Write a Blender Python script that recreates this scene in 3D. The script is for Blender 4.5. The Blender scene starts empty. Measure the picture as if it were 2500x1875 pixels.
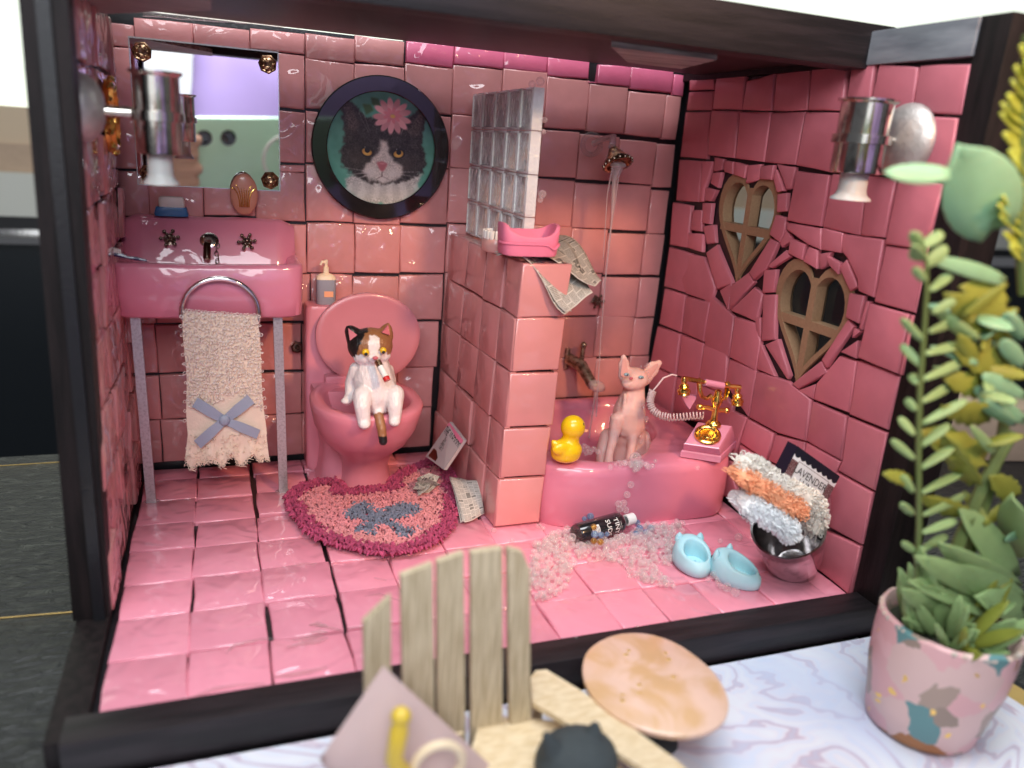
import bpy, bmesh, math, random
import numpy as np
from mathutils import Vector, Matrix, noise
from mathutils.geometry import tessellate_polygon
rnd = random.Random(7)
sc = bpy.context.scene
COL = sc.collection
R = math.radians
# ------------------------------------------------------------------ camera (units: 1 = 1 cm)
YAW, PITCH, ROLL = 0.3666, 0.29314, -0.07353
CAM = Vector((3.914, -40.102, 16.754)); FPX = 1923.34
_f = Vector((math.sin(YAW)*math.cos(PITCH), math.cos(YAW)*math.cos(PITCH), -math.sin(PITCH)))
_r = Vector((math.cos(YAW), -math.sin(YAW), 0)); _d = _f.cross(_r)
AR = _r*math.cos(ROLL) + _d*math.sin(ROLL); AD = -_r*math.sin(ROLL) + _d*math.cos(ROLL); AF = _f
cd = bpy.data.cameras.new('camera'); cam = bpy.data.objects.new('camera', cd); COL.objects.link(cam); sc.camera = cam
cam.matrix_world = Matrix(((AR.x, -AD.x, -AF.x, CAM.x), (AR.y, -AD.y, -AF.y, CAM.y), (AR.z, -AD.z, -AF.z, CAM.z), (0, 0, 0, 1)))
cd.sensor_width = 36; cd.lens = 36*FPX/2500; cd.clip_start = 0.5; cd.clip_end = 3000
cd.dof.use_dof = True; cd.dof.focus_distance = 37.0; cd.dof.aperture_fstop = 0.068
sc.cycles.use_denoising = True; sc.cycles.max_bounces = 10; sc.cycles.transparent_max_bounces = 12
sc.cycles.transmission_bounces = 8; sc.cycles.glossy_bounces = 5; sc.cycles.diffuse_bounces = 4
sc.cycles.caustics_reflective = False; sc.cycles.caustics_refractive = False
# ------------------------------------------------------------------ light
sc.view_settings.view_transform = 'Standard'; sc.view_settings.look = 'None'; sc.view_settings.exposure = 0.0; sc.view_settings.gamma = 1
w = bpy.data.worlds.new('World'); sc.world = w; w.use_nodes = True
bg = w.node_tree.nodes['Background']; bg.inputs[0].default_value = (0.86, 0.90, 1.0, 1); bg.inputs[1].default_value = 0.11
def area(name, loc, aim, sx, sy, power, col):
    l = bpy.data.lights.new(name, 'AREA'); l.shape = 'RECTANGLE'; l.size = sx; l.size_y = sy; l.energy = power; l.color = col
    o = bpy.data.objects.new(name, l); COL.objects.link(o); o.location = loc
    o.rotation_euler = (Vector(aim)-Vector(loc)).to_track_quat('-Z', 'Y').to_euler(); return o
area('daylight_window', (-4, -62, 44), (12, -12, 5), 36, 26, 29000, (0.90, 0.95, 1.0))
area('skylight', (11, -28, 75), (11, -26, 0), 56, 24, 52000, (0.93, 0.96, 1.0))
lp = bpy.data.lights.new('warm_lamp', 'SPOT'); lp.energy = 118000; lp.color = (1.0, 0.56, 0.30); lp.shadow_soft_size = 3.2
lp.spot_size = R(25); lp.spot_blend = 0.55
lo = bpy.data.objects.new('warm_lamp', lp); COL.objects.link(lo); lo.location = (31, -62, 45)
lo.rotation_euler = (Vector((18.5, -4, 5.5))-lo.location).to_track_quat('-Z', 'Y').to_euler()
# ------------------------------------------------------------------ measuring helpers: where a sight line of the photograph meets a plane
CR = {'d': (0, 0, 2500/2212)}
_k = 800/2212
for n, o in dict(z1=(0, 0), z2=(650, 0), z3=(1300, 0), z4=(1700, 0), z5=(0, 450), z6=(650, 550), z7=(1100, 450), z8=(1700, 450),
                 r1=(0, 1000), r2=(600, 950), r3=(1200, 950), p4=(1700, 900), b5=(0, 1275), b6=(700, 1275), b7=(1200, 1275), b8=(1700, 1275)).items():
    CR[n] = (o[0], o[1], _k)
CR.update(c1=(830, 770, 300/1464), c2=(1440, 840, 400/2074), c3=(420, 680, 300/995), c4=(1760, 1050, 360/1614), c5=(2120, 0, 380/901), c6=(2100, 600, 400/737))
def Z(c, x, y, ax, val):
    ox, oy, s = CR[c]
    d = AF + AR*((ox+x*s-1250)/FPX) + AD*((oy+y*s-937.5)/FPX)
    return CAM + d*((val-CAM[ax])/d[ax])
def U(x, y, ax, val): return Z('d', x, y, ax, val)
def PXC(c, p):
    q = Vector(p)-CAM; z = q.dot(AF); ox, oy, s = CR[c]
    return ((q.dot(AR)/z*FPX+1250-ox)/s, (q.dot(AD)/z*FPX+937.5-oy)/s)
# ------------------------------------------------------------------ materials
def lin(r, g, b):
    return tuple(((c/255)/12.92 if c <= 10 else ((c/255+0.055)/1.055)**2.4) for c in (r, g, b))
MATS = {}
def mat(name, col=(.5, .5, .5), rough=.5, metal=0., coat=0., coat_rough=.04, var=0., vscale=2., rand=0., bump=0., bscale=6., bdetail=3.,
        glaze=0., gscale=.9, trans=0., ior=1.45, sss=0., emit=0., col2=None, cscale=1.5, stretch=None, vcol=False, img=None, film=0., spec=.5, alpha=1., ramp=(.4, .6), distort=0.):
    m = bpy.data.materials.new(name); m.use_nodes = True; nt = m.node_tree; N = nt.nodes; L = nt.links
    b = N['Principled BSDF']; I = b.inputs
    I['Base Color'].default_value = (*col, 1); I['Roughness'].default_value = rough; I['Metallic'].default_value = metal
    I['Coat Weight'].default_value = coat; I['Coat Roughness'].default_value = coat_rough; I['Transmission Weight'].default_value = trans
    I['IOR'].default_value = ior; I['Specular IOR Level'].default_value = spec; I['Alpha'].default_value = alpha
    if sss: I['Subsurface Weight'].default_value = sss; I['Subsurface Radius'].default_value = (1, .4, .3); I['Subsurface Scale'].default_value = .25
    if emit: I['Emission Color'].default_value = (*col, 1); I['Emission Strength'].default_value = emit
    if film: I['Thin Film Thickness'].default_value = film; I['Thin Film IOR'].default_value = 1.6
    geo = N.new('ShaderNodeNewGeometry'); pos = geo.outputs['Position']
    if stretch:
        mp = N.new('ShaderNodeMapping'); mp.inputs['Scale'].default_value = stretch; L.new(pos, mp.inputs['Vector']); pos = mp.outputs[0]
    def nz(scale, detail=3., dist=0.):
        n = N.new('ShaderNodeTexNoise'); n.inputs['Scale'].default_value = scale; n.inputs['Detail'].default_value = detail
        n.inputs['Distortion'].default_value = dist; L.new(pos, n.inputs['Vector']); return n.outputs['Fac']
    src = None
    if vcol:
        a = N.new('ShaderNodeVertexColor'); a.layer_name = 'Col'; src = a.outputs['Color']
    if img:
        t = N.new('ShaderNodeTexImage'); t.image = img; t.extension = 'EXTEND'; src = t.outputs['Color']
    if col2 is not None:
        rp = N.new('ShaderNodeMapRange'); rp.inputs[1].default_value, rp.inputs[2].default_value = ramp; L.new(nz(cscale, 4, distort), rp.inputs[0])
        mx = N.new('ShaderNodeMix'); mx.data_type = 'RGBA'; mx.inputs[6].default_value = (*col, 1); mx.inputs[7].default_value = (*col2, 1)
        L.new(rp.outputs[0], mx.inputs[0])
        if src: L.new(src, mx.inputs[6])
        src = mx.outputs[2]
    if var or rand:
        h = N.new('ShaderNodeHueSaturation')
        if src: L.new(src, h.inputs['Color'])
        else: h.inputs['Color'].default_value = (*col, 1)
        ad = N.new('ShaderNodeMath'); ad.operation = 'MULTIPLY_ADD'; ad.inputs[1].default_value = 2*var; ad.inputs[2].default_value = 1-var
        if var: L.new(nz(vscale, 5), ad.inputs[0])
        else: ad.inputs[0].default_value = .5
        val = ad.outputs[0]
        if rand:
            oi = N.new('ShaderNodeObjectInfo'); a2 = N.new('ShaderNodeMath'); a2.operation = 'MULTIPLY_ADD'; a2.inputs[1].default_value = 2*rand
            L.new(oi.outputs['Random'], a2.inputs[0]); a3 = N.new('ShaderNodeMath'); a3.operation = 'SUBTRACT'; a3.inputs[1].default_value = rand
            L.new(val, a2.inputs[2]); L.new(a2.outputs[0], a3.inputs[0]); val = a3.outputs[0]
        L.new(val, h.inputs['Value']); src = h.outputs[0]
    if src: L.new(src, I['Base Color'])
    if src and emit: L.new(src, I['Emission Color'])
    if bump:
        bp = N.new('ShaderNodeBump'); bp.inputs['Strength'].default_value = bump; bp.inputs['Distance'].default_value = .05
        L.new(nz(bscale, bdetail), bp.inputs['Height']); L.new(bp.outputs[0], I['Normal'])
        if coat and not glaze: L.new(bp.outputs[0], I['Coat Normal'])
    if glaze:
        bp2 = N.new('ShaderNodeBump'); bp2.inputs['Strength'].default_value = glaze; bp2.inputs['Distance'].default_value = .42
        L.new(nz(gscale, 1.0, .7), bp2.inputs['Height']); L.new(bp2.outputs[0], I['Coat Normal'])
    MATS[name] = m; return m
PINK = (0.70, 0.245, 0.285)
M_wallg = mat('glazed_pink_clay', (0.60, 0.255, 0.245), .42, coat=1, coat_rough=.02, var=.14, vscale=.9, rand=.14, bump=.12, bscale=5, glaze=1., gscale=.8)
M_wallm = mat('satin_pink_clay', (0.60, 0.255, 0.245), .36, coat=.55, coat_rough=.10, var=.14, vscale=.9, rand=.14, bump=.12, bscale=4, glaze=.25, gscale=.6)
M_wallr = mat('matte_pink_clay', (0.64, 0.185, 0.225), .42, coat=.25, coat_rough=.2, var=.13, vscale=.9, rand=.12, bump=.22, bscale=2.2, glaze=.2)
M_floor = mat('glossy_pink_floor_clay', (0.76, 0.275, 0.355), .35, coat=1, coat_rough=.02, var=.09, vscale=.8, rand=.09, bump=.10, bscale=4, glaze=.9, gscale=.7)
M_part = mat('partition_pink_clay', (0.64, 0.27, 0.26), .36, coat=.8, coat_rough=.05, var=.08, vscale=.9, rand=.07, bump=.10, bscale=4, glaze=.22, gscale=.7)
M_fixt = mat('glazed_pink_fixture', (0.68, 0.215, 0.30), .35, coat=.9, coat_rough=.03, var=.06, vscale=.6, bump=.12, bscale=1.8, glaze=.30, gscale=.6)
M_toilet = mat('satin_pink_fixture', (0.68, 0.23, 0.29), .38, coat=.35, coat_rough=.12, var=.06, vscale=.8, bump=.10, bscale=2.5)
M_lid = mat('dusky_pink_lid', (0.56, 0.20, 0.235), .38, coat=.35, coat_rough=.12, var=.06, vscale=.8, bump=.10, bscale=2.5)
M_black = mat('black_board', (.006, .006, .008), .45, coat=.3, bump=.2, bscale=8)
M_wood = mat('espresso_wood', (.008, .006, .006), .55, col2=(.016, .011, .011), cscale=1.2, stretch=(2.5, 2.5, .25), var=.3, vscale=4, bump=.35, bscale=9, spec=.25)
M_woodx = mat('espresso_wood_rail', (.010, .008, .009), .45, col2=(.020, .015, .017), cscale=1.2, stretch=(.25, 3, 3), var=.25, vscale=4, bump=.25, bscale=9, spec=.4)
M_raww = mat('lit_grey_wood', (.20, .18, .17), .55, col2=(.42, .40, .37), cscale=1.5, stretch=(.3, 4, 4), bump=.3, bscale=8)  # raw grey wood; light on the braces is put into its pale tone
M_rail = mat('lit_rail_wood', (.16, .17, .19), .42, col2=(.30, .31, .33), cscale=.8, stretch=(1.5, .3, 1.5), bump=.15, bscale=6)  # daylight on the dark rail's side is painted in as pale grey
M_pail = mat('dull_silver', (.62, .60, .60), .17, metal=1, bump=.12, bscale=3, col2=(.40, .38, .38), cscale=2.5, ramp=(.5, .7))
M_silver = mat('painted_silver', (.58, .56, .57), .36, metal=.8, col2=(.40, .37, .38), cscale=9, ramp=(.45, .75), bump=.25, bscale=12)
M_chrome = mat('chrome', (.82, .80, .78), .10, metal=1, bump=.05, bscale=3)
M_lampm = mat('lamp_nickel', (.72, .68, .62), .16, metal=1, col2=(.35, .30, .27), cscale=2.0, ramp=(.5, .75), bump=.12, bscale=2)
M_dome = mat('hammered_silver_dome', (.50, .48, .46), .52, metal=.75, bump=.5, bscale=5, var=.25, vscale=3)
M_shade = mat('frosted_plastic', (.80, .78, .74), .35, trans=.35, ior=1.4, sss=.2, bump=.1, bscale=4)
M_gold = mat('bright_gold', (.95, .62, .16), .16, metal=1, bump=.08, bscale=8)
M_agold = mat('antique_gold', (.55, .36, .20), .28, metal=1, col2=(.16, .09, .06), cscale=5, bump=.3, bscale=9)
M_oldbrass = mat('aged_brass', (.52, .46, .36), .3, metal=.9, col2=(.20, .16, .12), cscale=4, bump=.3, bscale=10)
M_slipd = mat('blue_rubber_relief', (.25, .50, .58), .5)
M_bronze = mat('dark_bronze', (.23, .17, .13), .28, metal=1, bump=.2, bscale=12)
M_mirror = mat('mirror_silver', (.92, .93, .92), .01, metal=1)
M_mirredge = mat('mirror_edge', (.80, .82, .80), .15, metal=.6)
M_blackg = mat('black_gloss_frame', (.010, .010, .011), .08, coat=1, coat_rough=.02)
M_mdf = mat('brown_mdf', (.36, .21, .115), .7, var=.2, vscale=9, bump=.25, bscale=20)
M_glass = mat('window_glass', (.9, .95, .93), .02, trans=1, ior=1.3, spec=.5)
def clear(name, tint, rim, ior=1.35, rough=.03, edge=.55, bump=0, bscale=4, stretch=None, body=0., streak=0.):
    """thin clear plastic: mostly see-through, brighter and more reflecting towards its edge"""
    m = bpy.data.materials.new(name); m.use_nodes = True; nt = m.node_tree; N = nt.nodes; L = nt.links; N.remove(N['Principled BSDF']); out = N['Material Output']
    t = N.new('ShaderNodeBsdfTransparent'); t.inputs[0].default_value = (*tint, 1); g = N.new('ShaderNodeBsdfPrincipled'); g.inputs['Base Color'].default_value = (*rim, 1); g.inputs['Roughness'].default_value = rough
    g.inputs['Coat Weight'].default_value = 1; g.inputs['Coat Roughness'].default_value = .02; g.inputs['Specular IOR Level'].default_value = .8; g.inputs['Thin Film Thickness'].default_value = 380; g.inputs['Thin Film IOR'].default_value = 1.5
    lw_ = N.new('ShaderNodeLayerWeight'); lw_.inputs['Blend'].default_value = .5; ma = N.new('ShaderNodeMath'); ma.operation = 'POWER'; ma.inputs[1].default_value = 1.6; L.new(lw_.outputs['Facing'], ma.inputs[0])
    mr = N.new('ShaderNodeMapRange'); mr.inputs[3].default_value = body+.06; mr.inputs[4].default_value = edge; L.new(ma.outputs[0], mr.inputs[0])
    if bump:
        ge = N.new('ShaderNodeNewGeometry'); mp = N.new('ShaderNodeMapping'); mp.inputs['Scale'].default_value = stretch or (1, 1, 1); n = N.new('ShaderNodeTexNoise'); n.inputs['Scale'].default_value = bscale; n.inputs['Detail'].default_value = 3
        L.new(ge.outputs['Position'], mp.inputs[0]); L.new(mp.outputs[0], n.inputs[0]); b = N.new('ShaderNodeBump'); b.inputs['Strength'].default_value = bump; b.inputs['Distance'].default_value = .08; L.new(n.outputs['Fac'], b.inputs['Height'])
        for s_ in (g.inputs['Normal'], g.inputs['Coat Normal'], lw_.inputs['Normal']): L.new(b.outputs[0], s_)
    fac = mr.outputs[0]
    if streak:      # cloudy white streaks moulded into the plastic
        r2_ = N.new('ShaderNodeMapRange'); r2_.inputs[1].default_value = .50; r2_.inputs[2].default_value = .62; r2_.inputs[4].default_value = streak; L.new(n.outputs['Fac'], r2_.inputs[0])
        a2 = N.new('ShaderNodeMath'); a2.operation = 'ADD'; a2.use_clamp = True; L.new(fac, a2.inputs[0]); L.new(r2_.outputs[0], a2.inputs[1]); fac = a2.outputs[0]
    mx = N.new('ShaderNodeMixShader'); L.new(fac, mx.inputs[0]); L.new(t.outputs[0], mx.inputs[1]); L.new(g.outputs[0], mx.inputs[2]); L.new(mx.outputs[0], out.inputs['Surface']); MATS[name] = m; return m
M_bead = clear('iridescent_bead', (.985, .955, .955), (.97, .88, .87), edge=.62, body=.03)
M_beadc = clear('blue_iridescent_bead', (.62, .72, .86), (.30, .42, .60), edge=.7, body=.2)
M_beada = clear('amber_bead', (.86, .62, .30), (.50, .30, .10), edge=.7, body=.2)
M_water = clear('clear_resin', (.93, .88, .88), (.8, .74, .74), rough=.06, edge=.6, bump=.3, bscale=5)
M_milky = clear('cloudy_resin', (.92, .84, .84), (.78, .66, .67), rough=.15, edge=.8, bump=.4, bscale=5, body=.3)
M_blockp = clear('rippled_clear_pane', (.96, .93, .93), (.90, .90, .90), rough=.10, edge=.35, bump=1., bscale=3.2, stretch=(1, 2.4, .6), body=.12, streak=.62)
M_blockr = clear('frosty_block_rim', (.95, .94, .94), (.92, .93, .94), rough=.2, edge=.7, bump=.6, bscale=6, body=.58)
M_white = mat('white_clay', (.80, .74, .70), .4, sss=.1)
M_soap = mat('cream_soap', (.72, .63, .58), .45, sss=.25)
M_blue = mat('blue_plastic', (.03, .14, .32), .3, coat=.4)
M_navy = mat('dark_blue_plastic', (.016, .014, .10), .3, coat=.5)
M_terra = mat('peach_resin', (.60, .25, .17), .35, coat=.4, sss=.1)
M_terry = mat('cream_terry', (.78, .66, .60), .9, var=.10, vscale=5, sss=.08)
M_knit = mat('beige_knit', (.78, .64, .52), .9, bump=.5, bscale=14, var=.1)
M_terryw = mat('white_terry', (.78, .80, .81), .9, var=.06, vscale=5)
M_terryc = mat('ivory_terry', (.80, .75, .67), .9, var=.06, vscale=5)
M_terryo = mat('peach_terry', (.86, .40, .22), .9, var=.12, vscale=3)
M_ribbon = mat('slate_blue_ribbon', (.30, .35, .45), .42, stretch=(1, 1, 1), bump=.5, bscale=22, spec=.7)
M_slip = mat('pale_blue_rubber', (.42, .69, .74), .45, sss=.15, var=.05, bump=.06, bscale=6)
M_duck = mat('yellow_rubber', (.86, .55, .008), .22, coat=.6, sss=.1)
M_ink = mat('black_ink', (.01, .01, .012), .5)
M_blackp = mat('black_plastic', (.012, .012, .014), .16, coat=.8)
M_phonep = mat('pearl_pink_plastic', (.66, .26, .38), .25, coat=.6)
M_cord = mat('dusty_pink_cord', (.62, .45, .43), .5)
M_sphynx = mat('sphynx_skin', (.80, .52, .47), .45, sss=.4, var=.12, vscale=2, col2=(.66, .33, .29), cscale=1.4, ramp=(.55, .8), bump=.15, bscale=4)
M_catfur = mat('painted_cat_fur', (.8, .8, .8), .35, vcol=True, bump=1., bscale=5.5, stretch=(1.7, 1, .7), coat=.35, coat_rough=.15, sss=.05)
M_rug = mat('dyed_wool', (.5, .3, .3), .9, vcol=True, var=.2, vscale=6)
M_gum = mat('pale_gum_pink', (.75, .40, .36), .35, coat=.4, sss=.1)
M_tooth = mat('tooth_white', (.85, .83, .78), .25, coat=.4)
M_case = mat('hot_pink_clay', (.78, .21, .33), .5, bump=.15, bscale=4, var=.06)
M_cream = mat('cream_plastic', (.82, .66, .45), .4, sss=.1)
M_greylab = mat('grey_bottle', (.30, .31, .35), .4)
M_red = mat('red_enamel', (.55, .02, .02), .35)
M_yel = mat('yellow_eye', (.80, .52, .01), .3, coat=.5)
M_pinkn = mat('nose_pink', (.55, .13, .16), .4)
M_eyeb = mat('pale_blue_eye', (.28, .45, .52), .25, coat=.6)
M_slat = mat('pale_popsicle_wood', (.50, .40, .25), .6, col2=(.68, .57, .39), cscale=2.2, stretch=(7, 7, .35), var=.12, bump=.5, bscale=6)
M_armw = mat('pale_stick_wood', (.68, .52, .31), .6, col2=(.78, .63, .42), cscale=1.2, stretch=(2, 5, 5), var=.1, bump=.4, bscale=6)
M_oval = mat('marbled_peach_clay', (.66, .40, .21), .4, col2=(.78, .52, .40), cscale=.5, ramp=(.42, .62), distort=1.5, coat=.3, var=.1, vscale=1)
M_pillow = mat('mauve_sheer_fabric', (.55, .40, .38), .8, var=.1, vscale=.9, sss=.1)
M_charc = mat('charcoal_fur', (.045, .055, .058), .8, bump=.6, bscale=5, var=.25, vscale=2)
M_yelp = mat('yellow_plastic', (.72, .50, .05), .3, coat=.4)
M_gfoil = mat('gold_foil', (.90, .62, .22), .45, metal=.75, bump=.3, bscale=4)
M_mint = mat('mint_phone_case', (.55, .82, .62), .3, coat=.3)
M_lilac = mat('lilac_cloth', (.50, .36, .72), .85, bump=.4, bscale=.5)
M_skin = mat('skin', (.62, .36, .26), .5, sss=.15)
M_beige = mat('beige_painted_frame', (.62, .48, .33), .6)
M_sill = mat('pale_grey_sill', (.62, .62, .55), .6, bump=.2, bscale=1, stretch=(.3, 6, 6))
M_dark = mat('dark_cabinet', (.006, .009, .012), .35)
M_tan = mat('tan_card', (.48, .35, .25), .8, var=.1)
M_pane = mat('bright_window_pane', (.90, .97, .82), .5, emit=1.0)
M_plt = mat('dusty_green_leaf', (.27, .40, .16), .55, var=.2, vscale=1.5, sss=.1)
M_plt2 = mat('olive_leaf', (.24, .26, .04), .5, var=.25, vscale=1.2)
M_plt3 = mat('mint_leaf', (.24, .44, .25), .45, sss=.2, var=.12)
M_plt4 = mat('lime_plastic_leaf', (.66, .74, .10), .25, trans=.25, coat=.4, var=.15)
M_stem = mat('green_stem', (.12, .17, .05), .5)
M_leather = None
# ------------------------------------------------------------------ mesh builder
LOC = {}
class MB:
    def __init__(s): s.v = []; s.f = []; s.c = []; s.uv = []
    def add(s, vs, fs, col=None, uv=None):
        o = len(s.v); s.v += [Vector(v) for v in vs]; s.f += [tuple(i+o for i in f) for f in fs]
        s.c += [col]*len(vs); s.uv += (uv if uv else [(0, 0)]*len(vs)); return s
    def box(s, c, h, rot=None, bev=.0, col=None):
        c = Vector(c); x, y, z = h; rm = rot or Matrix.Identity(3)
        if bev <= 0:
            vs = [c+rm@Vector((a*x, b*y, d*z)) for a in (-1, 1) for b in (-1, 1) for d in (-1, 1)]
            return s.add(vs, [(0, 1, 3, 2), (4, 6, 7, 5), (0, 4, 5, 1), (2, 3, 7, 6), (0, 2, 6, 4), (1, 5, 7, 3)], col)
        bm = bmesh.new(); bmesh.ops.create_cube(bm, size=2)
        for v in bm.verts: v.co = Vector((v.co.x*x, v.co.y*y, v.co.z*z))
        bmesh.ops.bevel(bm, geom=bm.edges[:], offset=bev, segments=2, profile=.6, affect='EDGES')
        bm.verts.index_update(); vs = [c+rm@v.co for v in bm.verts]; fs = [tuple(v.index for v in f.verts) for f in bm.faces]; bm.free()
        return s.add(vs, fs, col)
    def loft(s, rings, cap0=True, cap1=True, col=None, closed=True):
        n = len(rings[0]); vs = [p for r in rings for p in r]; fs = []
        for i in range(len(rings)-1):
            for j in range(n if closed else n-1):
                k = (j+1) % n; fs.append((i*n+j, i*n+k, (i+1)*n+k, (i+1)*n+j))
        if cap0: fs.append(tuple(range(n-1, -1, -1)))
        if cap1: fs.append(tuple((len(rings)-1)*n+j for j in range(n)))
        return s.add(vs, fs, col)
    def tube(s, path, rad, seg=8, col=None, caps=True, flat=None):
        path = [Vector(p) for p in path]; n = len(path)
        if not hasattr(rad, '__len__'): rad = [rad]*n
        rings = []; up = None
        for i, p in enumerate(path):
            t = (path[min(i+1, n-1)]-path[max(i-1, 0)]).normalized()
            if up is None:
                up = t.orthogonal().normalized() if abs(t.z) > .9 else Vector((0, 0, 1))
            a = (up-t*up.dot(t))
            if a.length < 1e-4: a = t.orthogonal()
            a.normalize(); up = a; b = t.cross(a)
            rings.append([p+(a*math.cos(2*math.pi*k/seg)+b*math.sin(2*math.pi*k/seg)*(flat or 1))*rad[i] for k in range(seg)])
        return s.loft(rings, caps, caps, col)
    def lathe(s, prof, o, ax=(0, 0, 1), seg=24, col=None, cap0=True, cap1=True):
        o = Vector(o); ax = Vector(ax).normalized(); a = ax.orthogonal().normalized(); b = ax.cross(a)
        return s.loft([[o+ax*h+(a*math.cos(2*math.pi*k/seg)+b*math.sin(2*math.pi*k/seg))*max(r, .001) for k in range(seg)] for r, h in prof], cap0, cap1, col)
    def ball(s, c, r, sub=2, col=None, rot=None):
        bm = bmesh.new(); bmesh.ops.create_icosphere(bm, subdivisions=sub, radius=1)
        r = r if hasattr(r, '__len__') else (r, r, r); rm = rot or Matrix.Identity(3)
        vs = [Vector(c)+rm@Vector((v.co.x*r[0], v.co.y*r[1], v.co.z*r[2])) for v in bm.verts]
        fs = [tuple(v.index for v in f.verts) for f in bm.faces]; bm.free(); return s.add(vs, fs, col)
    def prism(s, poly, vec, col=None):            # poly: 3-D points, extruded along vec
        n = len(poly); vec = Vector(vec); a = [Vector(p) for p in poly]
        fs = [tuple(range(n)), tuple(range(2*n-1, n-1, -1))]+[(i, n+i, n+(i+1) % n, (i+1) % n) for i in range(n)]
        return s.add(a+[p+vec for p in a], fs, col)
    def grid(s, fn, nu, nv, col=None, thick=None):
        vs, uv = [], []
        for j in range(nv+1):
            for i in range(nu+1): vs.append(fn(i/nu, j/nv)); uv.append((i/nu, j/nv))
        fs = [(j*(nu+1)+i, j*(nu+1)+i+1, (j+1)*(nu+1)+i+1, (j+1)*(nu+1)+i) for j in range(nv) for i in range(nu)]
        return s.add(vs, fs, col, uv)
    def build(s, name, m, parent=None, smooth=40, origin=None, fix=True):
        me = bpy.data.meshes.new(name); off = LOC[parent.name] if parent else (Vector(origin) if origin else centre(s.v))
        me.from_pydata([tuple(v-off) for v in s.v], [], s.f); me.materials.append(m)
        if any(c is not None for c in s.c):
            a = me.color_attributes.new('Col', 'FLOAT_COLOR', 'POINT')
            a.data.foreach_set('color', np.array([(*(c or (.5, .5, .5)), 1) for c in s.c], dtype=np.float32).ravel())
        if any(u != (0, 0) for u in s.uv):
            uvl = me.uv_layers.new(name='UV'); li = np.zeros(len(me.loops), dtype=np.int32); me.loops.foreach_get('vertex_index', li)
            uvl.data.foreach_set('uv', np.array(s.uv, dtype=np.float32)[li].ravel())
        if fix:
            bm = bmesh.new(); bm.from_mesh(me); bmesh.ops.recalc_face_normals(bm, faces=bm.faces[:]); bm.to_mesh(me); bm.free()
        if smooth:
            me.shade_smooth(); me.set_sharp_from_angle(angle=R(smooth))
        return link(name, me, parent, off)
def centre(vs):
    a = np.array([tuple(v) for v in vs]); return Vector(((a[:, 0].min()+a[:, 0].max())/2, (a[:, 1].min()+a[:, 1].max())/2, a[:, 2].min()))
def link(name, me, parent=None, off=None):
    o = bpy.data.objects.new(name, me); COL.objects.link(o)
    if parent: o.parent = parent; LOC[o.name] = LOC[parent.name]
    else: o.location = off; LOC[o.name] = Vector(off)
    return o
def thing(name, label, cat, loc, group=None, kind=None):
    o = bpy.data.objects.new(name, None); COL.objects.link(o); o.location = loc; LOC[o.name] = Vector(loc); o.empty_display_size = .3
    return tag(o, label, cat, group, kind)
def tag(o, label, cat=None, group=None, kind=None):
    o['label'] = label
    if cat: o['category'] = cat
    if group: o['group'] = group
    if kind: o['kind'] = kind
    return o
def organic(name, shapes, voxel, m, parent, smooth=6, colfn=None, fac=.5):
    """one continuous skin over tapered limbs and ellipsoids (voxel-merged, then smoothed)"""
    mb = MB()
    for sh in shapes:
        if sh[0] == 'e': mb.ball(sh[1], sh[2], 3, rot=sh[3] if len(sh) > 3 else None)
        else:
            pts, rad = sh[1], sh[2]
            P = [Vector(p) for p in pts]; fl = []; fr = []
            for i in range(len(P)-1):
                n = 5
                for k in range(n): fl.append(P[i].lerp(P[i+1], k/n)); fr.append(rad[i]+(rad[i+1]-rad[i])*k/n)
            fl.append(P[-1]); fr.append(rad[-1])
            for p, r in zip(fl, fr): mb.ball(p, r, 2)
    me = bpy.data.meshes.new('t'); me.from_pydata([tuple(v) for v in mb.v], [], mb.f)
    o = bpy.data.objects.new('t', me); COL.objects.link(o)
    a = o.modifiers.new('r', 'REMESH'); a.mode = 'VOXEL'; a.voxel_size = voxel
    b = o.modifiers.new('s', 'SMOOTH'); b.iterations = smooth; b.factor = fac
    dg = bpy.context.evaluated_depsgraph_get(); e = o.evaluated_get(dg); m2 = bpy.data.meshes.new_from_object(e)
    vs = [Vector(v.co) for v in m2.vertices]; fs = [tuple(p.vertices) for p in m2.polygons]
    bpy.data.objects.remove(o); bpy.data.meshes.remove(me); bpy.data.meshes.remove(m2)
    out = MB(); out.add(vs, fs)
    if colfn: out.c = [colfn(v) for v in vs]
    return out.build(name, m, parent, smooth=180)
def inset(poly, d):
    """2-D polygon moved inwards by d (counter-clockwise)"""
    n = len(poly); out = []
    for i in range(n):
        p0, p1, p2 = Vector(poly[i-1]), Vector(poly[i]), Vector(poly[(i+1) % n])
        e1 = (p1-p0).normalized(); e2 = (p2-p1).normalized(); n1 = Vector((-e1.y, e1.x)); n2 = Vector((-e2.y, e2.x))
        b = n1+n2; den = max(.35, 1+n1.dot(n2)); out.append(p1+b*(d/den))
    return out
def area2(p): return sum(p[i][0]*p[(i+1) % len(p)][1]-p[(i+1) % len(p)][0]*p[i][1] for i in range(len(p)))/2
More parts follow.
